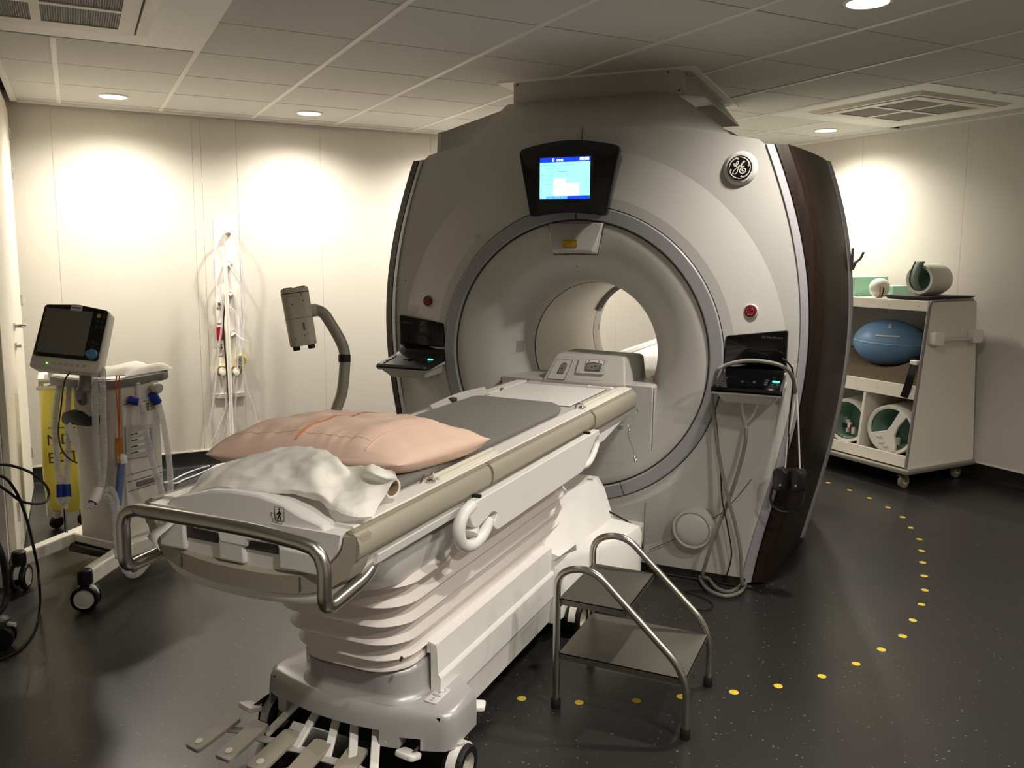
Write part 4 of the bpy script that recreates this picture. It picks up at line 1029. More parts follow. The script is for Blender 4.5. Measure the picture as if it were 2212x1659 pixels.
MB().tube(catmull([(0.405, -0.30, 0.085), (0.43, -0.33, 0.075), (0.445, -0.34, 0.05), (0.44, -0.335, 0.025)], 5), [0.012] * 6 + [0.009] * 10, 10).build('release_lever', RED, T)
# small oval plugs on the bellows frame
for (u, v, y) in ((866, 1423, -1.95), (1200, 1157, -0.8)):
    q_ = ax(u, v, 0.205)
    m = MB(); m.lathe([(0.008, 0), (0.007, 0.003), (0.0005, 0.003)], q_, 'x', 12); m.build('plug', mat('plug_brown', (70, 40, 36), 0.5), T)
# ---- fold-down arm board with moulded grips on the right side
AX = 0.352
poly = roundpoly([(-1.80, 0.850), (-0.70, 0.850), (-0.70, 0.832), (-0.745, 0.822), (-0.80, 0.785), (-0.825, 0.765), (-0.865, 0.735), (-0.90, 0.722), (-1.66, 0.722), (-1.69, 0.745), (-1.655, 0.775), (-1.69, 0.79), (-1.79, 0.768), (-1.82, 0.78), (-1.84, 0.815), (-1.83, 0.842)], 0.014, 4)
ab = MB().prism(poly, 'x', AX - 0.012, AX + 0.016).build('arm_board', TBLW, T, bevel=0.005)
grip = catmull([(AX, -1.80, 0.836), (AX + 0.004, -1.858, 0.826), (AX + 0.004, -1.884, 0.790), (AX + 0.004, -1.866, 0.745), (AX + 0.004, -1.81, 0.722), (AX + 0.004, -1.74, 0.730), (AX + 0.002, -1.69, 0.762)], 6)
MB().tube(grip, 0.0185, 12).build('arm_board_grip', TBLW, ab)
grip = catmull([(AX, -0.72, 0.838), (AX + 0.003, -0.694, 0.826), (AX + 0.003, -0.695, 0.79), (AX + 0.003, -0.74, 0.752), (AX + 0.003, -0.80, 0.73), (AX + 0.001, -0.87, 0.733)], 6)
MB().tube(grip, 0.013, 12).build('arm_board_grip', TBLW, ab)
for y in (-1.76, -0.80):
    MB().box(AX - 0.016, AX + 0.010, y - 0.006, y + 0.006, 0.845, 0.858).build('hinge_slot', BLACK, ab, flat=True)
MB().tube(roundpath([(0.30, -1.72, 0.80), (0.345, -1.78, 0.77), (0.35, -1.80, 0.75)], 0.02), 0.022, 12).build('arm_board_pivot', TBLW, ab)
# ---- accessory strips and knobs on the right rim
for y0, y1 in ((-1.86, -1.48), (-0.62, -0.10)):
    for x in (0.262, 0.278):
        MB().puff(rrect(0.013, y1 - y0, 0.005, 3, x, (y0 + y1) / 2), 'z', 0.917, 0.930 if x < 0.27 else 0.926, 0.003).build('accessory_strip', mat('strip_cream', (232, 228, 214), 0.4), T)
    MB().lathe([(0.013, 0), (0.013, 0.006), (0.008, 0.012), (0.0005, 0.013)], (0.272, y0 - 0.03, 0.918), 'z', 16).build('strip_knob', CHROME, T)
    MB().tube(catmull([(0.256, y0 - 0.06, 0.921), (0.25, y0 - 0.03, 0.934), (0.256, y0 + 0.0, 0.934), (0.268, y0 + 0.01, 0.928)], 5), 0.0025, 6).build('strip_catch', CHROME, T)
# left-hand strap and clip
MB().tube(catmull([(-0.26, -0.95, 0.921), (-0.262, -0.80, 0.930), (-0.255, -0.68, 0.936), (-0.262, -0.45, 0.925)], 6), 0.01, prof=[(-0.004, -0.022), (0.004, -0.022), (0.004, 0.022), (-0.004, 0.022)]).build('side_strap', TBLG, T)
MB().box(-0.285, -0.245, -0.80, -0.765, 0.925, 0.945).build('strap_clip', DGREY, T, bevel=0.004)
# ---- head end: hatch, finger grip and coil connector block
MB().box(-0.225, 0.20, -0.60, -0.115, 0.9115, 0.9175).build('hatch', TBLW, T, bevel=0.002)
MB().tube([(-0.228, -0.605, 0.913), (0.203, -0.605, 0.913), (0.203, -0.11, 0.913), (-0.228, -0.11, 0.913)], 0.0018, 4, closed=True).build('hatch_joint', SEAM, T)
m = MB(); m.puff(rrect(0.135, 0.03, 0.013, 5, 0.155, -0.06), 'z', 0.910, 0.921, 0.003); m.build('finger_grip', TBLW, T)
m = MB(); m.puff(rrect(0.09, 0.012, 0.005, 4, 0.16, -0.062), 'z', 0.918, 0.9218, 0.0008); m.build('finger_slot', MGREY, T)
MB().lathe([(0.011, 0), (0.010, 0.004), (0.0005, 0.006)], (-0.24, -0.33, 0.918), 'z', 14).build('deck_stud', CHROME, T)
cb = MB().loft([[(-0.165, -0.005, 0.905), (0.268, -0.005, 0.905), (0.272, 0.34, 0.905), (-0.165, 0.34, 0.905)], [(-0.165, -0.010, 0.925), (0.265, -0.010, 0.925), (0.272, 0.34, 0.925), (-0.165, 0.34, 0.925)],
                [(-0.128, 0.062, 1.035), (0.238, 0.062, 1.035), (0.262, 0.33, 1.030), (-0.128, 0.33, 1.035)], [(-0.115, 0.085, 1.052), (0.225, 0.085, 1.050), (0.25, 0.32, 1.045), (-0.115, 0.32, 1.052)]]).build('coil_connector_block', GEW2, T, bevel=0.008)
# slanted face frame: origin on the face, unit right / up-slope / normal
fo = Vector((0, -0.010, 0.925)); fu = Vector((0, 0.072, 0.110)).normalized(); fn = Vector((0, -fu.z, fu.y)); fx_ = Vector((1, 0, 0))
def FP(x, s, o=0.0): return fo + fx_ * x + fu * s + fn * o
def facepoly(pts, o0, o1, n, m, par, bev=0.0): return MB().loft([[FP(x, s, o0) for x, s in pts], [FP(x, s, o1) for x, s in pts]]).build(n, m, par, ang=30)
pl = [(-0.128 + x * 0.0 + (x + 0.0), s) for x, s in ()]
pl = roundpoly([(-0.142, 0.006), (-0.050, 0.006), (-0.028, 0.118), (-0.112, 0.118)], 0.006)
facepoly(pl, 0.0005, 0.003, 'port_panel', GEW, cb)
MB().tube([FP(x, s, 0.002) for x, s in pl], 0.0014, 5, closed=True).build('port_panel_edge', BLACK, cb)
po = roundpoly([(-0.094, 0.038), (-0.062, 0.038), (-0.052, 0.088), (-0.060, 0.098), (-0.072, 0.098), (-0.082, 0.088)], 0.004)
pt = facepoly(po, 0.002, 0.005, 'coil_port', MGREY, cb)
MB().tube([FP(x, s, 0.005) for x, s in po], 0.0011, 5, closed=True).build('port_rim', BLACK, pt)
for x, s, r in ((-0.074, 0.066, 0.0045), (-0.088, 0.044, 0.002), (-0.068, 0.044, 0.002), (-0.066, 0.092, 0.002), (-0.070, 0.080, 0.0015), (-0.077, 0.053, 0.0015)):
    MB().cyl(FP(x, s, 0.004), FP(x, s, 0.0058), r, n=10).build('port_pin', BLACK, pt)
# recess with the second, wide port
rc = roundpoly([(-0.02, 0.016), (0.145, 0.016), (0.160, 0.125), (0.0, 0.125)], 0.008)
facepoly(rc, -0.0003, 0.0012, 'port_recess', GEW2, cb)
facepoly(roundpoly([(0.005, 0.045), (0.150, 0.045), (0.160, 0.128), (0.010, 0.128)], 0.008), 0.0012, 0.012, 'port_shelf', GEW, cb)
po = roundpoly([(0.047, 0.058), (0.135, 0.058), (0.143, 0.120), (0.048, 0.120)], 0.014)
facepoly(po, 0.0122, 0.014, 'port_plate', mat('port_plate_pale', (214, 210, 202), 0.4), cb)
MB().tube([FP(x, s, 0.0135) for x, s in po], 0.001, 5, closed=True).build('port_plate_edge', DGREY, cb)
po2 = roundpoly([(0.055, 0.062), (0.128, 0.062), (0.134, 0.098), (0.094, 0.103), (0.054, 0.098)], 0.006)
pt = facepoly(po2, 0.014, 0.017, 'coil_port', MGREY, cb)
MB().tube([FP(x, s, 0.017) for x, s in po2], 0.0016, 5, closed=True).build('port_rim', BLACK, pt)
for x, s, r in ((0.085, 0.076, 0.0042), (0.100, 0.084, 0.0042), (0.064, 0.080, 0.0018), (0.124, 0.082, 0.0018), (0.066, 0.112, 0.0022), (0.116, 0.112, 0.0022)):
    MB().cyl(FP(x, s, 0.0145), FP(x, s, 0.018), r, n=10).build('port_pin', BLACK, pt)
for i in range(4):
    for j in range(4):
        MB().cyl(FP(0.110 + i * 0.004, 0.069 + j * 0.006, 0.016), FP(0.110 + i * 0.004, 0.069 + j * 0.006, 0.0175), 0.0011, n=6).build('port_pin', BLACK, pt)
# ---- safety pin on a wire at the docking end
p0 = ax(1343, 922, 0.33); 
m = MB(); m.box(p0.x - 0.012, p0.x + 0.006, p0.y - 0.02, p0.y + 0.01, p0.z - 0.010, p0.z + 0.012); m.build('pin_socket', MGREY, T, bevel=0.003)
p1 = ax(1357, 925, 0.345)
rg = [(p1.x, p1.y + 0.012 + 0.017 * math.cos(a), p1.z + 0.017 * math.sin(a)) for a in np.linspace(0, 2 * PI, 25)[:-1]]
MB().tube(rg, 0.0014, 6, closed=True).build('pin_ring', CHROME, T)
p2 = ax(1372, 990, 0.33)
MB().tube(catmull([p1 + Vector((0, 0.0, 0.0)), p1 + Vector((0, 0.004, -0.04)), p1.lerp(p2, 0.6) + Vector((0, 0.006, -0.01)), p2 + Vector((0, -0.018, 0.0))], 6), 0.0015, 6).build('pin_wire', CHROME, T)
rg = [(p2.x, p2.y + 0.017 * math.cos(a), p2.z + 0.017 * math.sin(a)) for a in np.linspace(0, 2 * PI, 25)[:-1]]
MB().tube(rg, 0.0014, 6, closed=True).build('pin_ring', CHROME, T)
p3 = ax(1374, 887, 0.345); MB().lathe([(0.011, 0), (0.011, 0.006), (0.006, 0.009), (0.0005, 0.009)], p3, 'x', 14).build('rail_bolt', CHROME, T)
MB().prism([(-0.62, 0.83), (-0.12, 0.83), (-0.15, 0.79), (-0.45, 0.745), (-0.62, 0.745)], 'x', 0.285, 0.305).build('docking_flap', TBLW, T, bevel=0.003)

# ================================================================== things lying on the table
# grey foam mat
mp_ = roundpoly([(-0.236, -2.24), (0.228, -2.24), (0.228, -0.80), (0.205, -0.71), (0.14, -0.635), (-0.21, -0.615), (-0.236, -0.64)], 0.02, 4)
mo = MB().puff(mp_, 'z', 0.9125, 0.934, 0.005).build('table_mat', mat('mat_grey', (128, 125, 120), 0.7, bump=0.1, bscale=300))
tag(mo, 'thin grey foam mat lying along the patient table', 'mat')
# pillow in a salmon case
PS = mat('pillow_salmon', (246, 214, 196), 0.85, noise=0.02, nscale=8, bump=0.12, bscale=500)
ux, uy = Vector((0.285, 0.064)), Vector((0.040, 0.205))
pc = Vector((-0.035, -1.815))
def pil(u, v, side):     # u,v in -1..1
    e = (1 - abs(u) ** 3.2) * (1 - abs(v) ** 3.0)
    e = max(e, 0) ** 0.45
    # the case is loose at its right end and pinched at the corners
    pin = 1 - 0.06 * (abs(u) ** 3) * (1 - abs(v) ** 2) - 0.0
    x = pc.x + ux.x * u * (1 - 0.07 * (1 - abs(u)) * 0) + uy.x * v * (1 - 0.06 * (1 - u * u))
    y = pc.y + ux.y * u + uy.y * v * (1 - 0.06 * (1 - u * u))
    wr = 0.004 * math.sin(u * 9 + v * 5) * math.sin(v * 7 - 2 * u) + 0.003 * math.sin(u * 21 + 3 * v) * abs(v) ** 2 + 0.003 * math.sin(u * 15 - v * 4) * max(0, u - 0.2) - 0.012 * abs(mnoise.noise(Vector((u * 2.6 + 4, v * 2.0, 1.7)))) - 0.016 * max(0, abs(v) - 0.45) * abs(mnoise.noise(Vector((u * 9, v * 2.2, 6.0)))) * 2
    hgt = 0.108 if u < 0.55 else 0.108 - 0.05 * (u - 0.55) / 0.45
    if side > 0: z = 0.974 + 0.010 * (1 - abs(u * v) ** 4) + e * (hgt - 0.024) * (1 - 0.10 * u) + wr * e * 1.3
    else: z = max(0.9348, 0.974 - 0.014 * (1 - abs(u * v) ** 4) - e * 0.050)
    sw = 1 + 0.0 * e
    z += 0.012 * (abs(u) ** 6) * (1 if u > 0 else 0.4) * 0
    return Vector((x, y, z))
NU, NV = 56, 36
pm = MB()
top = [[pil(-1 + 2 * i / NU, -1 + 2 * j / NV, 1) for i in range(NU + 1)] for j in range(NV + 1)]
bt = [[pil(-1 + 2 * i / NU, -1 + 2 * j / NV, -1) for i in range(NU + 1)] for j in range(NV + 1)]
pm.grid(top); pm.grid(bt)

rim_t = [top[0][i] for i in range(NU + 1)] + [top[j][NU] for j in range(NV + 1)] + [top[NV][NU - i] for i in range(NU + 1)] + [top[NV - j][0] for j in range(NV + 1)]
def rimloop(g): return [g[0][i] for i in range(NU)] + [g[j][NU] for j in range(NV)] + [g[NV][NU - i] for i in range(NU)] + [g[NV - j][0] for j in range(NV)]
rt1, rb1 = rimloop(top), rimloop(bt)
cen = Vector((pc.x, pc.y, 0))
rm1 = []
for a_, b_ in zip(rt1, rb1):
    q_ = (a_ + b_) / 2; o_ = Vector((q_.x - pc.x, q_.y - pc.y, 0)).normalized(); rm1.append(q_ + o_ * (a_.z - b_.z) * 0.35)
pm.loft([rt1, rm1, rb1], cap=False)
po_ = pm.build('pillow', PS, ang=80)
tag(po_, 'salmon pillow with an orange stripe on the foot end of the table', 'pillow')
sl = [pil(-0.10 + 0.04 * v, v, 1) + Vector((0, 0, 0.0012)) for v in np.linspace(-0.93, 0.9, 30)]
sr = [pil(-0.065 + 0.04 * v, v, 1) + Vector((0, 0, 0.0012)) for v in np.linspace(-0.93, 0.9, 30)]
MB().grid([sl, sr]).build('stripe', mat('stripe_orange', (236, 160, 118), 0.85), po_)
MB().tube([pil(u, -0.80, 1) + Vector((0, 0, 0.0003)) for u in np.linspace(-0.96, 0.6, 40)], 0.0008, 5).build('seam', mat('pillow_seam', (220, 180, 156), 0.9), po_)
MB().tube([pil(0.62, v, 1) + Vector((0, 0, 0.0002)) for v in np.linspace(-0.95, 0.6, 30)], 0.0022, 5).build('hem', PS, po_)
# couch-roll paper: crumpled sheet running off the roll and over the end cap
PAPER = mat('couch_paper', (242, 240, 233), 0.85, bump=0.08, bscale=60)
prow = [
    [(405, 1062, .935), (440, 1022, .965), (500, 995, .985), (560, 978, 1.00), (620, 966, 1.01), (680, 968, 1.02), (722, 985, 1.02), (745, 1008, 1.0), (800, 1004, 1.03), (852, 1022, 1.02)],
    [(398, 1072, .925), (438, 1034, .96), (500, 1006, .985), (560, 990, 1.00), (630, 985, 1.02), (690, 986, 1.035), (730, 1000, 1.03), (760, 1020, 1.0), (805, 1022, 1.025), (858, 1038, 1.0)],
    [(388, 1085, .915), (432, 1050, .95), (500, 1030, .98), (560, 1022, .995), (630, 1020, 1.005), (680, 1024, 1.015), (722, 1034, .99), (760, 1042, .985), (800, 1038, 1.0), (846, 1048, .99)],
    [(372, 1100, .90), (425, 1056, .945), (500, 1050, .974), (570, 1050, .982), (640, 1056, .985), (690, 1062, .985), (722, 1064, .975), (755, 1068, .97), (795, 1066, .975), (830, 1072, .965)],
    [(352, 1118, .88), (422, 1062, .940), (496, 1056, .968), (570, 1060, .975), (645, 1066, .975), (700, 1078, .97), (722, 1088, .962), (755, 1096, .958), (790, 1098, .953), (818, 1092, .948)],
    [(335, 1140, .85), (420, 1066, .936), (494, 1060, .965), (568, 1064, .970), (640, 1070, .968), (690, 1084, .960), (712, 1100, .95), (745, 1110, .946), (780, 1116, .940), (806, 1114, .936)],
]
R_ = [[az(*q_) for q_ in row] for row in prow]
R_ = [catmull(row, 9) for row in R_]
cols = [catmull([R_[j][i] for j in range(len(R_))], 9) for i in range(len(R_[0]))]
rows = []
for j in range(len(cols[0])):
    rows.append([cols[i][j] + Vector((0, 0, 0.014 * (0.25 - abs(mnoise.noise(Vector((cols[i][j].x * 13, cols[i][j].y * 13, 3.3))))) + 0.005 * (0.25 - abs(mnoise.noise(Vector((cols[i][j].x * 34, cols[i][j].y * 34, 8.1))))))) for i in range(len(cols))])
pr0 = MB().grid(rows).build('couch_paper_roll', PAPER, ang=50, solid=0.0008)
tag(pr0, 'crumpled white paper sheet with its cardboard roll at the table foot end', 'paper roll')
tl = [[az(420, 1062, .936), az(398, 1088, .905), az(352, 1130, .87), az(325, 1150, .845), az(318, 1160, .83)], [az(440, 1068, .936), az(412, 1100, .905), az(366, 1140, .87), az(340, 1165, .845), az(346, 1190, .82)]]
MB().grid([catmull(tl[0], 4), catmull(tl[1], 4)]).build('hanging_strip', PAPER, pr0, solid=0.0008)
c0_ = az(848, 1060, 0.955); dirn = Vector((-0.86, 0.22, 0)).normalized()
c0_.z = 0.962
outer_ = 0.0265
def ringat(c, r, n=24):
    s_ = dirn.cross(Vector((0, 0, 1))).normalized()
    return [c + s_ * (r * math.cos(2 * PI * k / n)) + Vector((0, 0, r * math.sin(2 * PI * k / n))) for k in range(n)]
MB().loft([ringat(c0_, 0.0205), ringat(c0_ - dirn * 0.002, 0.0215), ringat(c0_ - dirn * 0.002, 0.0262), ringat(c0_, 0.0265), ringat(c0_ + dirn * 0.17, 0.0265)], cap=False).build('paper_winding', PAPER, pr0)
MB().loft([ringat(c0_ + dirn * 0.17, 0.0202), ringat(c0_, 0.0202)], cap=False).build('cardboard_core', mat('cardboard', (128, 108, 82), 0.8), pr0, solid=0.001)

# ================================================================== the step stool
K = thing('step_stool', 'two-step stainless steel stool with looped tube frames beside the table', 'step stool', (0.66, -1.145, 0))
for y in (-1.33, -0.962):
    path = roundpath([(0.437, y, 0.03), (0.437, y, 0.490), (0.560, y, 0.520), (0.886, y, 0.215), (0.886, y, 0.03)], 0.085, 9)
    MB().tube(path, 0.0125, 14).build('side_frame', STEEL, K)
    for x in (0.437, 0.886):
        MB().lathe([(0.0165, 0.0), (0.0172, 0.004), (0.0165, 0.032), (0.014, 0.036)], (x, y, 0), 'z', 18).build('rubber_foot', BLACK, K)
def tread(x0, x1, z):
    m = MB()
    m.box(x0, x1, -1.325, -0.967, z - 0.003, z)
    m.box(x0, x1, -1.325, -1.3235, z - 0.022, z); m.box(x0, x1, -0.9685, -0.967, z - 0.022, z); m.box(x0, x0 + 0.0015, -1.325, -0.967, z - 0.022, z); m.box(x1 - 0.0015, x1, -1.325, -0.967, z - 0.022, z)
    m.build('tread', STEELP, K, flat=True)
tread(0.442, 0.880, 0.197); tread(0.442, 0.678, 0.392)
MB().cyl((0.437, -1.33, 0.36), (0.437, -0.962, 0.36), 0.008, n=10).build('cross_bar', STEEL, K)
# ================================================================== ventilator trolley left of the table
VW = mat('ventilator_grey', (206, 202, 190), 0.45)
VW2 = mat('ventilator_white', (226, 221, 208), 0.42)
VG = mat('ventilator_band', (128, 125, 118), 0.42)
A = thing('ventilator_trolley', 'grey ventilator on a wheeled base with a tilted monitor, left of the table', 'ventilator', (-2.02, -1.05, 0))
def corr(path, r, amp=0.0012, pitch=0.007, n=10):        # corrugated hose
    P = catmull(path, 10); L = [0]
    for a, b in zip(P[:-1], P[1:]): L.append(L[-1] + (b - a).length)
    N = int(L[-1] / (pitch / 2)); pts, rr = [], []
    j = 0
    for k in range(N + 1):
        s = L[-1] * k / N
        while j < len(L) - 2 and L[j + 1] < s: j += 1
        t = (s - L[j]) / max(1e-9, L[j + 1] - L[j]); pts.append(P[j].lerp(P[j + 1], t)); rr.append(r + (amp if k % 2 else -amp))
    return MB().tube(pts, rr, n)
# base: two splayed legs, cross beam, casters
def beam(a, b, w, h, n, m=VW2):
    a, b = Vector(a), Vector(b); d = (b - a).normalized(); s = Vector((-d.y, d.x, 0)) * (w / 2)
    z0, z1 = a.z - h / 2, a.z + h / 2
    return MB().loft([[Vector((p.x, p.y, 0)) + o + Vector((0, 0, z)) for o, z in ((s, z0), (-s, z0), (-s, z1), (s, z1))] for p in (a, b)]).build(n, m, A, bevel=0.008)
beam((-2.185, -1.41, 0.142), (-2.255, -0.95, 0.142), 0.055, 0.065, 'base_leg')
beam((-1.715, -1.44, 0.142), (-1.845, -1.10, 0.142), 0.058, 0.07, 'base_leg')
beam((-1.845, -1.13, 0.142), (-1.79, -0.62, 0.142), 0.058, 0.07, 'base_leg')
beam((-2.24, -1.08, 0.150), (-1.84, -1.10, 0.150), 0.07, 0.045, 'base_beam')
MB().box(-2.215, -1.875, -1.145, -1.085, 0.085, 0.125).build('base_pad', BLACKM, A, bevel=0.01)
MB().box(-2.24, -1.83, -1.06, -0.70, 0.11, 0.16).build('base_plate', VW2, A, bevel=0.01)
def caster(cx, cy, rot, parent, r=0.058):
    M_ = Matrix.Translation((cx, cy, 0)) @ Matrix.Rotation(rot, 4, 'Z')
    def mk(): m = MB(); m.T = M_; return m
    for s in (-1, 1):
        m = mk(); m.lathe([(r * 0.7, s * 0.012), (r * 0.95, s * 0.011), (r, s * 0.015), (r, s * 0.030), (r * 0.94, s * 0.035), (r * 0.72, s * 0.036)], (0, 0, r), 'x', 28, cap=False)
        w_ = m.build('caster_wheel', BLACKM, parent)
        m = mk(); m.lathe([(r * 0.72, s * 0.035), (r * 0.70, s * 0.033), (r * 0.3, s * 0.036), (0.001, s * 0.036)], (0, 0, r), 'x', 24, cap=False); m.build('caster_hub', LGREY, w_)
    m = mk(); m.loft([[(x, 0.9 * r * math.cos(t), r + 1.03 * r * math.sin(t)) for t in np.linspace(0.15, PI - 0.1, 11)] + [(x, 0.3 * r * math.cos(t), r + 0.3 * r * math.sin(t)) for t in np.linspace(PI, 0, 7)] for x in (-0.0115, 0.0115)])
    m.build('caster_bracket', LGREY, parent)
    m = mk(); m.lathe([(0.026, 2.0 * r), (0.031, 2.06 * r), (0.032, 0.150), (0.030, 0.176), (0.022, 0.182)], (0, 0, 0), 'z', 22); m.build('caster_cap', BLACKM, parent)
caster(-2.185, -1.415, math.radians(35), A); caster(-1.715, -1.445, math.radians(-55), A); caster(-1.79, -0.62, 0.4, A); caster(-2.25, -0.72, 0.9, A)
# column and side cabinet
pl = roundpoly([(-2.155, -1.118), (-1.905, -1.125), (-1.868, -1.085), (-1.862, -0.86), (-2.155, -0.86)], [0.03, 0.04, 0.02, 0.015, 0.02], 5)
MB().loft([[(x, y, z) for x, y in pl] for z in (0.155, 0.935)]).build('column', VW, A, ang=40)
MB().prism(roundpoly([(-1.93, -1.09), (-1.856, -1.085), (-1.853, -0.868), (-1.93, -0.868)], 0.006), 'z', 0.19, 0.925).build('side_cabinet', VW2, A, ang=40)
for z in (0.835, 0.495, 0.462, 0.415):
    MB().box(-1.8535, -1.8522, -1.08, -0.872, z - 0.0012, z + 0.0012).build('cabinet_joint', SEAM, A, flat=True)
MB().box(-1.853, -1.846, -1.03, -0.885, 0.425, 0.452).build('drawer_grip', MGREY, A, bevel=0.004)
# yellow side strip with warning triangle
MB().prism([(-1.886, -1.110), (-1.866, -1.092), (-1.868, -1.089), (-1.888, -1.107)], 'z', 0.54, 0.68).build('warning_strip', mat('strip_ochre', (186, 140, 52), 0.5), A, flat=True)
tri = [Vector((-1.883, -1.1085, 0.655)), Vector((-1.869, -1.096, 0.655)), Vector((-1.876, -1.102, 0.672))]
MB().tube(tri, 0.0012, 5, closed=True).build('warning_triangle', BLACK, A)
# vent grid and slotted module on the cabinet side
for i in range(6):
    for j in range(6):
        y, z = -0.948 + i * 0.009, 0.785 + j * 0.008
        MB().box(-1.8535, -1.8515, y, y + 0.005, z, z + 0.0045).build('vent_hole', DGREY, A, flat=True)
md = MB().prism(roundpoly([(-1.085, 0.575), (-0.925, 0.56), (-0.915, 0.72), (-1.08, 0.735)], 0.008), 'x', -1.854, -1.842).build('gas_module', LGREY, A, bevel=0.003)
for k in range(4):
    z = 0.690 - k * 0.030
    MB().box(-1.8425, -1.8405, -1.065, -0.975, z - 0.006, z + 0.006).build('module_slot', WHITEP, md, flat=True)
    MB().box(-1.8408, -1.8398, -1.062, -1.02, z - 0.003, z + 0.003).build('module_label', DGREY, md, flat=True)
MB().box(-1.8425, -1.8405, -0.965, -0.935, 0.585, 0.70).build('module_window', mat('module_blue_grey', (150, 156, 170), 0.4), md, flat=True)
# worktop with thick curved band
wt = roundpoly([(-2.27, -1.16), (-2.06, -1.19), (-1.865, -1.14), (-1.842, -1.06), (-1.862, -0.80), (-1.94, -0.72), (-2.27, -0.72)], 0.05, 5)
MB().puff(wt, 'z', 0.917, 0.958, 0.006).build('worktop_band', VG, A)
MB().puff([(-2.07 + (x + 2.07) * 0.95, -0.95 + (y + 0.95) * 0.95) for x, y in wt], 'z', 0.955, 0.963, 0.003).build('worktop', VW2, A)
# knob, handle recess, black armrest
MB().lathe([(0.012, 0), (0.014, 0.02), (0.024, 0.022), (0.026, 0.05), (0.022, 0.056)], (-1.853, -0.915, 0.895), 'x', 20).build('flow_knob', LGREY, A)
MB().cyl((-1.852, -1.0, 0.86), (-1.845, -1.0, 0.93), 0.012, 0.012, 12).build('sensor_pod', WHITEP, A)
hd = roundpoly([(-2.108, 0.915), (-2.048, 0.915), (-2.048, 0.838), (-2.064, 0.822), (-2.085, 0.826), (-2.102, 0.85)], 0.012)
MB().puff(hd, 'y', -1.118, -1.136, 0.004).build('pull_handle', MGREY, A)
MB().puff(roundpoly([(-2.094, 0.850), (-2.066, 0.852), (-2.066, 0.834), (-2.084, 0.836)], 0.006), 'y', -1.130, -1.1385, 0.002).build('handle_opening', BLACKM, A)
pad_ = [ay(*q_, -1.19) for q_ in ((137, 905), (140, 890), (155, 885), (172, 889), (187, 901), (204, 897), (213, 899), (213, 915), (195, 921), (160, 917), (140, 914))]
pad_ = [(p.x, p.z) for p in pad_]
MB().puff(pad_, 'y', -1.17, -1.205, 0.008).build('arm_rest', BLACKM, A)
MB().cyl((-1.99, -1.10, 0.755), (-1.99, -1.19, 0.755), 0.014).build('arm_rest_bracket', BLACKM, A)
# monitor on its arm
mo_ = ad(152, 728, 4.30)
def camv(r_, u_, f_): return RGT * r_ + UPV * u_ + FWD * f_
mxr = camv(0.98, -0.10, 0.10).normalized(); muy = camv(0.14, 0.94, 0.28); muy = (muy - mxr * muy.dot(mxr)).normalized(); nz = mxr.cross(muy)
MT = Matrix(((mxr.x, muy.x, nz.x, mo_.x), (mxr.y, muy.y, nz.y, mo_.y), (mxr.z, muy.z, nz.z, mo_.z), (0, 0, 0, 1)))
def mm(): m = MB(); m.T = MT; return m
mw, mh = 0.285, 0.312
m = mm(); m.puff(roundpoly([(-mw / 2 - 0.005, -mh / 2), (mw / 2 + 0.005, -mh / 2), (mw / 2, mh / 2 - 0.012), (0, mh / 2 + 0.004), (-mw / 2, mh / 2 - 0.012)], 0.018), 'z', -0.085, -0.002, 0.006)
mc = m.build('monitor', VW2, A)
m = mm(); m.puff(roundpoly([(-mw / 2 + 0.004, -mh / 2 + 0.055), (mw / 2 - 0.004, -mh / 2 + 0.055), (mw / 2 - 0.004, mh / 2 - 0.016), (0, mh / 2 - 0.001), (-mw / 2 + 0.004, mh / 2 - 0.016)], 0.012), 'z', -0.003, 0.002, 0.001); m.build('monitor_bezel', BLACKM, mc)
m = mm(); m.puff(rrect(0.205, 0.212, 0.003, 2, -0.028, 0.022), 'z', 0.001, 0.0028, 0.0005); m.build('monitor_screen', mat('screen_reflection_grey', (122, 119, 112), 0.3), mc)  # grey base colour carries the reflection on the switched-off screen
m = mm(); m.puff(rrect(0.05, 0.026, 0.004, 2, 0.0, mh / 2 - 0.018), 'z', 0.002, 0.005, 0.001); m.build('asset_sticker', WHITEP, mc)
m = mm(); m.box(-0.02, 0.02, mh / 2 - 0.021, mh / 2 - 0.014, 0.005, 0.0055); m.build('sticker_print', MGREY, mc, flat=True)
for k in range(6):
    i, j = k % 2, k // 2
    m = mm(); m.puff(rrect(0.016, 0.018, 0.003, 2, 0.102 + i * 0.021, 0.112 - j * 0.027), 'z', 0.001, 0.0035, 0.001); m.build('monitor_key', mat('key_lit', (196, 180, 110), 0.5) if k == 0 else DGREY, mc)
for x, y in ((0.100, -0.010), (0.118, -0.020), (0.103, -0.036)):
    m = mm(); m.lathe([(0.008, 0.001), (0.008, 0.004), (0.0005, 0.005)], (x, y, 0), 'z', 14); m.build('monitor_key', DGREY, mc)
m = mm(); m.lathe([(0.024, 0.001), (0.024, 0.012), (0.020, 0.020), (0.0005, 0.021)], (0.110, -0.072, 0), 'z', 24); m.build('rotary_knob', mat('knob_blue', (98, 150, 190), 0.4), mc)
m = mm(); m.lathe([(0.013, 0.001), (0.013, 0.010), (0.0005, 0.012)], (0.092, -0.070, 0), 'z', 16); m.build('rotary_tab', MATS['knob_blue'], mc)
m = mm(); m.lathe([(0.003, -0.003), (0.003, 0.0005), (0.0005, 0.001)], (-0.075, -mh / 2 + 0.026, 0), 'z', 10); m.build('power_lamp', mat('led_green', (90, 230, 70), 0.4, emit=(90, 235, 70), estr=2.0), mc)
for k in range(6):
    m = mm(); m.lathe([(0.006, -0.003), (0.006, 0.0002), (0.0005, 0.0008)], (-0.045 + k * 0.026, -mh / 2 + 0.030 - 0.0005 * k, 0), 'z', 10); m.build('monitor_button', LGREY, mc)
